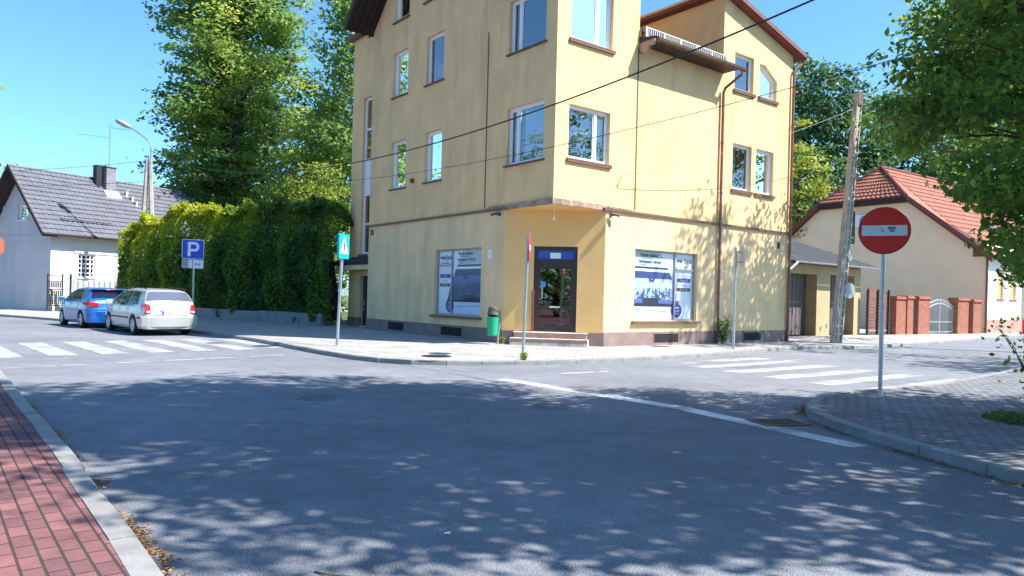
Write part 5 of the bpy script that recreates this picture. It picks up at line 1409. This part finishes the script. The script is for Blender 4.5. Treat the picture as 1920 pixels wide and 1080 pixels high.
for s in (-1, 1):
    for poly in (((1.02, .945), (.22, .94), (.20, 1.40), (.50, 1.36)), ((.13, .94), (-.72, .945), (-.70, 1.42), (.11, 1.415)), ((-.81, .95), (-1.66, .99), (-1.46, 1.385), (-.80, 1.42))):
        mb = MB(); SP(poly, .006, s, mb); B(mb, 'side_window', M['carglass'], smooth=True)
    mb = MB(); SP(((1.0, .52), (-.9, .52), (-.9, .575), (1.0, .575)), .012, s, mb, 8); SP(((-1.72, .53), (-2.18, .55), (-2.18, .60), (-1.72, .585)), .012, s, mb, 4); B(mb, 'rub_strip', M['blacktrim'])
    for x in (.15, -.72):
        mb = MB(); mb.tube([(x, s * (ys(x, .83) + .005), .83), (x - .09, s * (ys(x, .83) + .03), .835), (x - .2, s * (ys(x, .83) + .005), .83)], .014, 6); B(mb, 'door_handle', M['silver'])
    mb = MB()
    for x, za, zb in ((1.05, .30, .93), (.17, .30, .93), (-.76, .36, .93)): SP(((x, za), (x - .014, za), (x - .014, zb), (x, zb)), .002, s, mb, 4)
    B(mb, 'door_gap', M['blacktrim'])
    mb = MB(); m0 = Vector((.98, s * (ys(.98, .95) + .02), .95)); mb.tube([m0, m0 + Vector((.0, s * .1, .04))], .03, 6); mb.box(m0 + Vector((-.02, s * .10, .06)), (.05, 0, 0), (0, .1, 0), (0, 0, .07)); B(mb, 'wing_mirror', M['silver'], bevel=.025)
    mb = MB(); mb.tube([(-1.75, s * .60, 1.47), (-1.6, s * .61, 1.515), (-.5, s * .62, 1.55), (.15, s * .61, 1.51), (.25, s * .60, 1.47)], .018, 6); B(mb, 'roof_rail', M['blacktrim'])
    a = -2.235; yo = .80
    pts = [(-2.19, s * .80, .70), (-2.235, s * .60, .70), (-2.235, s * .59, .93), (-2.16, s * .63, 1.03), (-2.10, s * .79, 1.0)]
    mb = MB(); n_ = 1
    mb.hexa([(-2.02, s * .845, .68), (-2.262, s * .76, .69), (-2.268, s * .60, .71), (-2.0, s * .6, .7), (-1.96, s * .83, 1.0), (-2.19, s * .75, 1.03), (-2.235, s * .615, 1.0), (-2.0, s * .6, 1.0)])
    tl = B(mb, 'tail_lamp', M['lampred'], bevel=.03)
    mb = MB(); mb.hexa([(-2.271, s * .74, .74), (-2.272, s * .63, .75), (-2.272, s * .63, .80), (-2.271, s * .74, .79), (-2.2755, s * .735, .745), (-2.2765, s * .635, .755), (-2.2765, s * .635, .795), (-2.2755, s * .735, .785)])
    B(mb, 'reversing_lens', M['lampclear'], tl)
    mb = MB(); mb.hexa([(1.98, s * .50, .60), (2.2, s * .45, .60), (2.0, s * .76, .62), (1.8, s * .8, .62), (1.9, s * .5, .85), (2.1, s * .45, .80), (1.95, s * .74, .80), (1.75, s * .78, .84)]); B(mb, 'headlight', M['lampclear'], bevel=.02)
mb = MB(); TP(-2.10, -1.87, .93, .91, .006, mb); rw = B(mb, 'rear_window', M['rearglass'], smooth=True)
mb = MB(); mb.tube([(-2.155, -.05, 1.09), (-2.04, -.3, 1.235), (-2.03, -.32, 1.25)], .009, 5); B(mb, 'wiper', M['blacktrim'], rw)
mb = MB(); TP(1.20, .60, .86, .90, .006, mb); B(mb, 'windscreen', M['carglass'], smooth=True)
mb = MB(); mb.hexa([(-2.06, -.80, .30), (-2.06, .80, .30), (-1.9, .84, .30), (-1.9, -.84, .30), (-2.10, -.80, .60), (-2.10, .80, .60), (-1.9, .86, .62), (-1.9, -.86, .62)])
for k in range(12):
    a0, a1 = -1 + k / 6, -1 + (k + 1) / 6; xr = lambda a: -2.345 + .14 * abs(a) ** 3
    mb.hexa([(xr(a0) + .03, a0 * .84, .30), (xr(a1) + .03, a1 * .84, .30), (-2.05, a1 * .84, .30), (-2.05, a0 * .84, .30), (xr(a0), a0 * .86, .60), (xr(a1), a1 * .86, .60), (-2.05, a1 * .86, .66), (-2.05, a0 * .86, .66)])
B(mb, 'rear_bumper', M['silver'])
mb = MB(); mb.abox(-2.262, -2.235, -.52, .52, .655, .675); mb.abox(-2.264, -2.235, -.30, .30, .79, .815); B(mb, 'tailgate_trim', M['greysheet'])
mb = MB(); mb.abox(-2.268, -2.24, -.26, .26, .665, .785); pl = B(mb, 'number_plate', M['white'], bevel=.004)
mb = MB(); mb.abox(-2.2705, -2.2685, .215, .258, .67, .78); B(mb, 'plate_band', M['signblue'], pl)
mb = MB(); mb.tube([(-2.27 + .0, .035 * math.cos(k * .5), .905 + .035 * math.sin(k * .5)) for k in range(14)], .007, 5); B(mb, 'badge', M['galv'])
mb = MB(); mb.tube([(-1.45, .0, 1.50), (-1.55, 0, 1.72)], .006, 5); B(mb, 'aerial', M['blacktrim'])
mb = MB(); mb.abox(-2.0, 2.0, -.62, .62, .17, .24); B(mb, 'underside', M['blacktrim'])

# --- blue hatchback
profB = [(-1.98, .62), (-1.97, .86), (-1.92, 1.0), (-1.84, 1.07), (-1.52, 1.37), (-1.38, 1.43), (-.8, 1.475), (-.2, 1.48), (.25, 1.44), (.6, 1.33), (1.2, 1.0), (1.4, .95), (1.8, .82), (1.96, .68), (2.02, .52)]
planB = [(-1.98, .66), (-1.93, .76), (-1.75, .84), (-1.3, .875), (-.4, .87), (.8, .87), (1.4, .84), (1.8, .74), (1.98, .58), (2.02, .45)]
wbB = (-1.22, 1.29)
hB_ = Vector((-.71, .705, 0)).normalized()
rearB = Vector((-15.65, 26.95, 0)) + Vector((.705, .71, 0)) * .74
locB = rearB - hB_ * wbB[0]
t, B, SP, TP, ys, zt, hw = make_car('bright blue hatchback parked in front of the silver estate', locB, math.atan2(hB_.y, hB_.x), M['blue'], profB, planB, wbB, .31, .745, .97, tum=.44)
wheels(t, B, wbB, .755, .31, 5)
for s in (-1, 1):
    for poly in (((.98, .97), (.10, .985), (.08, 1.40), (.42, 1.34)), ((.0, .985), (-.95, 1.06), (-.80, 1.385), (-.02, 1.41))):
        mb = MB(); SP(poly, .006, s, mb); B(mb, 'side_window', M['carglass'], smooth=True)
    for x in (.05, -.78):
        mb = MB(); mb.tube([(x, s * (ys(x, .87) + .005), .87), (x - .09, s * (ys(x, .87) + .03), .875), (x - .2, s * (ys(x, .87) + .005), .87)], .014, 6); B(mb, 'door_handle', M['blue'])
    mb = MB()
    for x, za, zb in ((1.0, .30, .95), (.05, .30, .97), (-.85, .5, 1.0)): SP(((x, za), (x - .014, za), (x - .014, zb), (x, zb)), .002, s, mb, 4)
    B(mb, 'door_gap', M['blacktrim'])
    mb = MB(); m0 = Vector((.92, s * (ys(.92, .98) + .02), .98)); mb.tube([m0, m0 + Vector((0, s * .1, .04))], .03, 6); mb.box(m0 + Vector((-.02, s * .10, .06)), (.05, 0, 0), (0, .1, 0), (0, 0, .07)); B(mb, 'wing_mirror', M['blue'], bevel=.025)
    mb = MB(); mb.hexa([(-1.52, s * .895, .86), (-1.985, s * .79, .78), (-2.03, s * .45, .82), (-1.7, s * .45, .84), (-1.50, s * .875, .98), (-1.955, s * .775, 1.0), (-2.0, s * .48, .94), (-1.7, s * .45, .95)]); tl = B(mb, 'tail_lamp', M['lampred'], bevel=.03)
    mb = MB(); mb.hexa([(1.72, s * .50, .60), (1.95, s * .42, .58), (1.75, s * .73, .62), (1.55, s * .79, .64), (1.65, s * .5, .82), (1.86, s * .42, .76), (1.7, s * .71, .78), (1.5, s * .77, .82)]); B(mb, 'headlight', M['lampclear'], bevel=.02)
mb = MB(); TP(-1.82, -1.54, .90, .86, .006, mb); B(mb, 'rear_window', M['carglass'], smooth=True)
mb = MB(); TP(1.15, .66, .86, .90, .006, mb); B(mb, 'windscreen', M['carglass'], smooth=True)
mb = MB()
for k in range(12):
    a0, a1 = -1 + k / 6, -1 + (k + 1) / 6; xr = lambda a: -2.055 + .2 * abs(a) ** 3
    mb.hexa([(xr(a0) + .05, a0 * .82, .28), (xr(a1) + .05, a1 * .82, .28), (-1.75, a1 * .83, .28), (-1.75, a0 * .83, .28), (xr(a0), a0 * .85, .62), (xr(a1), a1 * .85, .62), (-1.75, a1 * .86, .70), (-1.75, a0 * .86, .70)])
B(mb, 'rear_bumper', M['blue'])
mb = MB(); mb.hexa([(-1.58, -.62, 1.405), (-1.58, .62, 1.405), (-1.40, .62, 1.43), (-1.40, -.62, 1.43), (-1.66, -.58, 1.425), (-1.66, .58, 1.425), (-1.4, .6, 1.47), (-1.4, -.6, 1.47)]); sp_ = B(mb, 'roof_spoiler', M['blue'], bevel=.015)
mb = MB(); mb.abox(-1.668, -1.655, -.16, .16, 1.41, 1.43); B(mb, 'brake_light', M['lampred'], sp_)
mb = MB(); mb.abox(-2.068, -2.0, -.26, .26, .50, .61); B(mb, 'number_plate', M['white'], bevel=.004)
mb = MB(); mb.abox(-1.7, 1.75, -.6, .6, .17, .24); B(mb, 'underside', M['blacktrim'])

# ------------------------------------------------------------------ hedge on its low wall
W0 = Vector((-8.0, 31.2, 0)); W1 = Vector((-21.6, 40.0, 0)); WD = (W1 - W0).normalized(); FW = Frame(W0, WD, -1)
WLn = (W1 - W0).length
mb = MB()
for i in range(8):
    a, b = WLn * i / 8, WLn * (i + 1) / 8 - .012; h = .62 + .02 * math.sin(i * 2.1)
    FW.box(mb, a, b, .05, h, -.12, .12)
tag(mb.build('low_wall', M['kerb'], None, org=FW.p(0, .1)), 'low weathered concrete wall along the foot of the hedge', 'wall')
hg = thing('hedge', 'tall clipped conifer hedge with top tinted sunlit yellow green behind the parked cars', 'hedge', FW.p(WLn / 2, .1, -1))
n = 70000
s_ = rng.random(n) * (WLn + .3) - .3
htop = lambda s: 5.15 + .14 * np.sin(s * 2.2) + .16 * np.sin(s * 5.1 + 1) + .35 * (s > 9.8) * np.sin((s - 9.8) * 1.2) - np.clip((s - 14.2) / 2, 0, 1) ** 2 * 1.4 - np.clip((.7 - s) / 1, 0, 1) * .6
which = rng.random(n)
zz = np.where(which < .72, rng.random(n) ** .9, 1.0) * htop(s_)
face = .75 + .07 * np.sin(s_ * 2.2 + zz * .8) + .09 * np.sin(s_ * 4.7 - zz * 1.6) + .1 * np.sin(zz * 3.3 + s_)
face -= .95 * np.clip((zz / htop(s_) - .45) / .55, 0, 1) ** 1.4
o_ = np.where(which < .72, face - np.abs(rng.normal(0, .13, n)), rng.uniform(-.85, .05, n))
zz = np.where(which < .72, zz, zz - .35 * (np.abs(o_) / .75) ** 2 + rng.normal(0, .10, n))
# small pointed leaders along the top
ns = 26; ls = rng.random(ns) * WLn; lh = rng.uniform(.2, .6, ns)
ll = rng.integers(0, ns, 3600); tt = rng.random(3600) ** 1.3
s2_ = ls[ll] + rng.normal(0, .19, 3600) * (1 - tt * .8); z2_ = htop(ls[ll]) - .15 + lh[ll] * tt; o2_ = rng.normal(.1, .2, 3600) * (1 - tt * .7)
s_ = np.concatenate([s_, s2_]); zz = np.concatenate([zz, z2_]); o_ = np.concatenate([o_, o2_])
# left end cap
n3 = 3500; s3_ = WLn - .1 - np.abs(rng.normal(0, .12, n3)); o3_ = rng.uniform(-.7, .7, n3); z3_ = rng.random(n3) * htop(s3_)
s_ = np.concatenate([s_, s3_]); zz = np.concatenate([zz, z3_]); o_ = np.concatenate([o_, o3_])
dd = np.array(FW.d); nn_ = np.array(FW.n); oo = np.array(FW.o)
cen_ = oo + s_[:, None] * dd + o_[:, None] * nn_ - nn_ * .75 + np.array([0, 0, 1]) * (zz + .25)[:, None]
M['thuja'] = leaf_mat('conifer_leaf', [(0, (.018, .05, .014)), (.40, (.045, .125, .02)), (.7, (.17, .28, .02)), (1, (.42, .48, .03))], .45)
sun_t = np.clip((zz / np.maximum(.5, htop(s_)) - .5) / .5, 0, 1) * np.clip((s_ - 3.0) / 5.5, .15, 1)  # sun on the hedge top painted into leaf colour, fading toward the right end
tint = .37 + .15 * np.sin(s_ * 2.2 + 1) * .6 + rng.normal(0, .13, len(s_)) + .52 * sun_t + .16 * (s_ > 9) * np.clip((s_ - 9) / 4, 0, 1)  # left end tinted paler too, as if sunlit
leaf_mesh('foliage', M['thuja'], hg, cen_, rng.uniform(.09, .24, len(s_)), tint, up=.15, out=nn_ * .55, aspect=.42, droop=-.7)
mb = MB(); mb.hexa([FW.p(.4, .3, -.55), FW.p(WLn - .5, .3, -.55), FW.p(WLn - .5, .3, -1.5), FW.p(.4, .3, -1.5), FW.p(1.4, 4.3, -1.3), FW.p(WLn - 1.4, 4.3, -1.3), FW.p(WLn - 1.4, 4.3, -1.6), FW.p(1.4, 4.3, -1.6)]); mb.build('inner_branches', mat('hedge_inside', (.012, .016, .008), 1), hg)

# ------------------------------------------------------------------ trees
LIME = [(0, (.058, .15, .05)), (.4, (.13, .25, .062)), (.7, (.22, .34, .075)), (1, (.40, .45, .09))]
DEEP = [(0, (.016, .055, .034)), (.5, (.045, .125, .045)), (1, (.14, .24, .05))]
BRIGHT = [(0, (.05, .11, .02)), (.5, (.16, .24, .025)), (1, (.36, .36, .05))]
M['lime'] = leaf_mat('lime_leaf', LIME, .58); M['deep'] = leaf_mat('deep_leaf', DEEP, .4); M['bright'] = leaf_mat('bright_leaf', BRIGHT, .5)
NEAR = [(0, (.024, .08, .024)), (.5, (.08, .20, .03)), (1, (.23, .33, .045))]
M['near'] = leaf_mat('linden_leaf', NEAR, .55, .42)

def column_blobs(x, y, z0, z1, r0, r1, n, tint=.5, jit=.35):
    out = []
    for i in range(n):
        f = (i + .5) / n; r = r0 + (r1 - r0) * f
        a = random.random() * 6.28; k = r * jit
        out.append((x + k * math.cos(a) * 1.3, y + k * math.sin(a), z0 + (z1 - z0) * f, r * random.uniform(.75, 1.05), r * random.uniform(.75, 1.05), (z1 - z0) / n * random.uniform(.75, 1.2), tint + random.uniform(-.15, .18)))
    return out
def ring_blobs(x, y, z0, z1, R, rb, n, tint=.5):
    out = []
    for i in range(n):
        a = 2.4 * i + random.uniform(-.3, .3); f = (i + .5) / n
        rr = R * (1 - abs(f - .4) * .7) * random.uniform(.7, 1.05)
        out.append((x + rr * math.cos(a), y + rr * math.sin(a), z0 + (z1 - z0) * f, rb * random.uniform(.7, 1.15), rb * random.uniform(.7, 1.15), rb * random.uniform(.6, .9), tint + random.uniform(-.2, .2)))
    return out
# big linden behind the hedge
bl = column_blobs(-21.6, 56, 4.5, 32, 3.3, 3.2, 8, .5) + ring_blobs(-21.7, 56, 4.5, 31, 4.3, 2.2, 40, .48)
tree('linden_tree', 'very tall layered linden rising behind the hedge and grey roof', (-21, 56, 0), 30, .5, bl, M['lime'], 46, .36, .62, .22, 7.5, droop=.2, up=.9)
bl = column_blobs(-24.0, 62, 3, 24, 3.0, 2.2, 6, .3) + ring_blobs(-24.6, 62, 5, 21, 4.4, 2.0, 12, .25)
tree('background_tree', 'dark blue green tree showing at the left edge of the tall linden', (-24, 62, 0), 24, .4, bl, M['deep'], 30, .42, .7, .4, 5)
bl = column_blobs(-14.4, 52, 3.2, 13.5, 2.4, 1.7, 5, .55) + ring_blobs(-14.2, 51.5, 4.5, 13.5, 2.4, 1.3, 10, .7)
tree('yellowish_tree', 'shorter tree with yellow green clumps between linden and ochre building', (-14.4, 52, 0), 14, .3, bl, M['lime'], 34, .32, .5, .4, 8)
bl = column_blobs(-11.3, 50, 7, 27, 1.5, 1.9, 7, .4) + ring_blobs(-11.4, 50, 9, 26, 1.9, 1.2, 15, .42)
tree('tall_maple', 'tall loose tree with sky gaps close to the left edge of the ochre building', (-9.3, 50, 0), 26, .3, bl, M['lime'], 34, .34, .5, .45, 8, up=.4, lean=(-2.5, 0))
bl = column_blobs(-15.5, 60, 2, 18, 3.0, 2.2, 6, .25) + ring_blobs(-15.0, 60, 6, 18, 2.6, 1.5, 10, .3)
tree('background_tree', 'dark green tree in the gap between the tall linden and the loose maple', (-15.2, 60, 0), 17, .3, bl, M['deep'], 30, .42, .6, .4, 5)
bl = column_blobs(-11.2, 43, 1, 8.5, 1.6, 1.3, 4, .5) + ring_blobs(-11.6, 43, 2.5, 8.5, 1.8, 1.1, 8, .55)
tree('bushy_tree', 'bright green bushy tree just above the right end of the hedge', (-11.2, 43, 0), 8, .18, bl, M['bright'], 34, .24, .4, .5, 9)
bl = column_blobs(-19, 66, 4, 14, 4.5, 3.5, 3, .2) + column_blobs(-8, 64, 3, 16, 4, 3, 4, .2)
tree('background_tree', 'shadowy broad tree filling the gap behind the hedge', (-14, 66, 0), 14, .4, bl, M['deep'], 16, .6, .8, .5, 3)
bl = column_blobs(-8.35, 34.3, .5, 2.6, .55, .4, 3, .7, .2)
tree('small_shrub', 'small bright shrub between the crossing sign and the side door', (-8.35, 34.3, .1), 2.3, .04, bl, M['bright'], 20, .16, .18, .5, 30)
bl = column_blobs(-42.5, 60, 2, 10.5, 2, 1.6, 4, .6)
tree('background_tree', 'small green tree cut by the left edge of the view', (-42.5, 60, 0), 10, .25, bl, M['bright'], 22, .35, .5, .5, 5)
# right background
bl = column_blobs(21.6, 56, 1.5, 15.5, 2.4, 1.0, 6, .55, .2) + ring_blobs(21.6, 56, 3, 13, 1.9, 1.2, 12, .6)
tree('yellow_green_tree', 'pale yellow green tree against the right edge of the ochre building', (21.6, 56, 0), 14, .25, bl, M['bright'], 24, .34, .45, .4, 5)
bl = column_blobs(31, 74, 4, 24, 5.5, 4.5, 5, .45) + ring_blobs(31, 74, 8, 25, 5.0, 2.4, 18, .5)
tree('background_tree', 'large rounded tree behind the leaning concrete pole', (31, 74, 0), 23, .5, bl, M['deep'], 26, .55, .75, .4, 3.6)
bl = column_blobs(42, 76, 4, 24, 5.5, 4.5, 5, .5) + ring_blobs(42, 76, 8, 25, 5.5, 2.6, 16, .5)
tree('background_tree', 'large green tree standing over the red tiled roof', (42, 76, 0), 22, .5, bl, M['deep'], 24, .55, .75, .4, 3.4)
bl = column_blobs(26, 66, 2, 13, 4, 3, 4, .3)
tree('background_tree', 'dark tree in shade behind the left roof slope of the cream house', (26, 66, 0), 12, .3, bl, M['deep'], 22, .5, .7, .4, 3.6)

# linden on the right island: its trunk stands just outside the view, its branches hang into it
def keep_near(c):
    x, y, z = c[:, 0], c[:, 1], c[:, 2]
    u = x / np.maximum(.5, y); v = (z - 1.5) / np.maximum(.5, y)
    lim = np.interp(v, [-.1, 0, .03, .065, .10, .115, .14, .165, .21, .25, .31, .36, .46], [.73, .70, .645, .66, .60, .645, .62, .575, .52, .495, .485, .505, .54])
    lim = lim + .014 * np.sin(z * 6 + y * 2.1) + .012 * np.sin(x * 9 - z * 4)
    free = z > 1.5 + .47 * y
    return free & (y > -6) | (~free & (u > lim) & (v > -.01) & ((v > .12) | (y < 11.5)))
bl = []
T0 = Vector((7.4, 7.6, .1))
for i in range(78):
    d = np.array(rng.normal(size=3)); d /= np.linalg.norm(d); f = rng.random() ** .4
    bl.append((6.7 + d[0] * 3.8 * f, 6.4 + d[1] * 3.7 * f, 9.9 + d[2] * 6.1 * f, rng.uniform(1.0, 1.6), rng.uniform(1.0, 1.6), rng.uniform(.7, 1.1), .45 + rng.normal(0, .12)))
hang = []
for k in range(50):
    Y = rng.uniform(7.2, 11.0); v = rng.uniform(.02, .46) if k % 3 else rng.uniform(.15, .46)
    lo_ = float(np.interp(v, [0, .03, .065, .10, .115, .14, .165, .21, .25, .31, .36, .46], [.71, .66, .67, .62, .66, .635, .59, .535, .505, .495, .515, .55]))
    u = lo_ + .035 + rng.random() ** 1.3 * (.80 - lo_)
    hang.append((u * Y, Y, 1.5 + v * Y, .55, .55, .28, .62 - .9 * (u - lo_)))  # tint pales toward the left edge: sunlight put into the leaf colour
tree('linden_tree', 'shady linden whose leafy branches hang in from the upper right', T0, 14, .26, bl, M['near'], 58, .17, .28, .4, 10, fold=True, up=.5, keep=keep_near, droop=.9, lean=(-.5, -.3), extra=(hang, 36, .082, .17, 70), fine=True)
bl = [(16.3 + rng.normal(0, 1.5), 25.3 + rng.normal(0, 1.4), 9.0 + rng.normal(0, 1.7), rng.uniform(.9, 1.6), rng.uniform(.9, 1.6), rng.uniform(.7, 1.1), .5) for _ in range(20)] + [(19.6, 31, 7.4, 1.5, 1.5, 1.1, .5), (18.4, 30.6, 8.2, 1.4, 1.4, 1.0, .5), (20.6, 31.6, 6.8, 1.3, 1.3, 1.0, .5), (19.2, 30, 9.2, 1.4, 1.4, 1.0, .5), (18.6, 28.2, 8.6, 1.5, 1.5, 1.1, .5)]
bl += [(rng.uniform(15.2, 18.6), rng.uniform(21.8, 24.0), rng.uniform(12.6, 15.5), 1.2, 1.2, .9, .5) for _ in range(11)]
tree('linden_tree', 'leafy street tree above the far right pavement throwing dappled shade on the building', (19.8, 26.3, .1), 14, .22, bl, M['near'], 40, .19, .3, .4, 7, up=.5, lean=(-2.0, .2))
bl = []
for i in range(34):
    d = np.array(rng.normal(size=3)); d /= np.linalg.norm(d); f = rng.random() ** .4
    bl.append((13.0 + d[0] * 3.4 * f, 7.2 + d[1] * 3.0 * f, 8.0 + d[2] * 4.2 * f, rng.uniform(1.1, 1.7), rng.uniform(1.1, 1.7), rng.uniform(.8, 1.2), .45))
tree('linden_tree', 'broad linden on the right island shading the grey paving', (13.2, 7.2, .1), 11, .24, bl, M['near'], 40, .22, .35, .4, 6, lean=(-.3, .2))
bl = ring_blobs(24.5, 17, 4, 14, 3.2, 1.9, 16, .5)
tree('linden_tree', 'linden beside the right street mirrored in the sunny facade windows', (24.5, 17, .1), 12, .24, bl, M['near'], 28, .28, .45, .4, 4.5)
# tree across the street, mirrored in the shop door
bl = ring_blobs(-7.5, -11, 1.3, 10, 3.6, 1.7, 30, .6)
tree('linden_tree', 'leafy tree behind the viewer mirrored in the shop door glass', (-6.5, -11, .1), 10, .25, bl, M['near'], 34, .26, .4, .4, 5)
bl = ring_blobs(12, -9, 3, 13, 3.6, 2.0, 16, .55)
tree('linden_tree', 'leafy tree behind the viewer on the side of the right island', (12, -9, .1), 11, .25, bl, M['near'], 26, .3, .4, .4, 4)
bl = ring_blobs(-42, 28, 3, 15, 4.2, 2.6, 18, .55)
tree('linden_tree', 'leafy tree across the left street mirrored in the larger corner windows', (-42, 28, .1), 13, .3, bl, M['lime'], 30, .38, .5, .4, 4.5)
bl = ring_blobs(-42, 47, 3, 24, 4.6, 2.8, 26, .5)
tree('linden_tree', 'tall tree left of the grey house mirrored in the small facade windows', (-44, 47, .1), 22, .4, bl, M['lime'], 30, .42, .6, .4, 4.2)

# planting pit at the right edge
pit = thing('planting_pit', 'low green ground cover in a planting pit at the right edge', 'planting bed', (6.75, 9.35, .1))
mb = MB(); mb.cyl((6.75, 9.35, .06), (6.75, 9.35, .108), .62, 24); mb.build('soil', M['soil'], pit)
a = rng.random(1600) * 6.28; r = .62 * np.sqrt(rng.random(1600)); c = np.stack([6.75 + r * np.cos(a), 9.35 + r * np.sin(a), .1 + rng.random(1600) * .10 * (1.1 - r)], 1)
leaf_mesh('ground_cover', M['near'], pit, c, rng.uniform(.03, .075, 1600), rng.random(1600) * .5 + .1, up=.9)
def shrub(name, label, x, y, z, h, w, nst, m, ls):
    t = thing(name, label, 'shrub', (x, y, z)); mb = MB(); C = []
    for i in range(nst):
        a = random.random() * 6.28; l = h * random.uniform(.6, 1); b = Vector((x, y, z)); e = b + Vector((math.cos(a) * w * random.random(), math.sin(a) * w * random.random(), l))
        pts = limb(mb, b, e, .012, .004, n=5, seg=6)
        for p in pts[1:]:
            for _ in range(7): C.append(p + Vector((random.gauss(0, .09), random.gauss(0, .09), random.gauss(0, .07))) * (w / .5))
    mb.build('stems', M['bark'], t); C = np.array(C)
    leaf_mesh('leaves', m, t, C, rng.uniform(.7, 1.2, len(C)) * ls, rng.random(len(C)), up=.4)
shrub('young_shrub', 'thin leafy shrub at the right edge of the island', 7.9, 10.9, .1, 1.3, .75, 12, M['near'], .085)
p_ = FR.p(7.65, .1, .28); shrub('weed_shrub', 'wild green shrub growing at the foot of the brown drainpipe', p_.x, p_.y, .1, .95, .4, 9, M['near'], .09)
p_ = FR.p(11.9, .1, 1.2)
shrub('weed_tuft', 'little green weed growing out of the kerb before the shop', .33, 16.62, .1, .16, .16, 6, M['bright'], .05)
shrub('weed_tuft', 'weed at the foot of the litter bin post', -.30, 22.2, .1, .2, .2, 6, M['bright'], .05)
# fallen twig and paper scrap on the road
mb = MB(); mb.tube([(-1.02, 3.95, .006), (-.95, 3.90, .012), (-.86, 3.89, .01), (-.80, 3.885, .006)], .006, 5); tag(mb.build('twig', M['bark'], None, org=(-.95, 3.9, 0)), 'thin dark twig lying on the sunlit road in front', 'twig')
x, y = pt(838, 1001, 1).xy; t_ = CAM_H / (CAM_H - pt(838, 1001, 1).z)
mb = MB(); mb.hexa([(x * t_ - .02, t_ - .012, .004), (x * t_ + .018, t_ - .015, .004), (x * t_ + .022, t_ + .012, .004), (x * t_ - .016, t_ + .015, .004), (x * t_ - .016, t_ - .01, .012), (x * t_ + .015, t_ - .012, .018), (x * t_ + .018, t_ + .01, .014), (x * t_ - .012, t_ + .012, .009)])
tag(mb.build('paper_scrap', M['white'], None, org=(x * t_, t_, 0)), 'tiny crumpled white paper scrap on the road in front', 'litter')
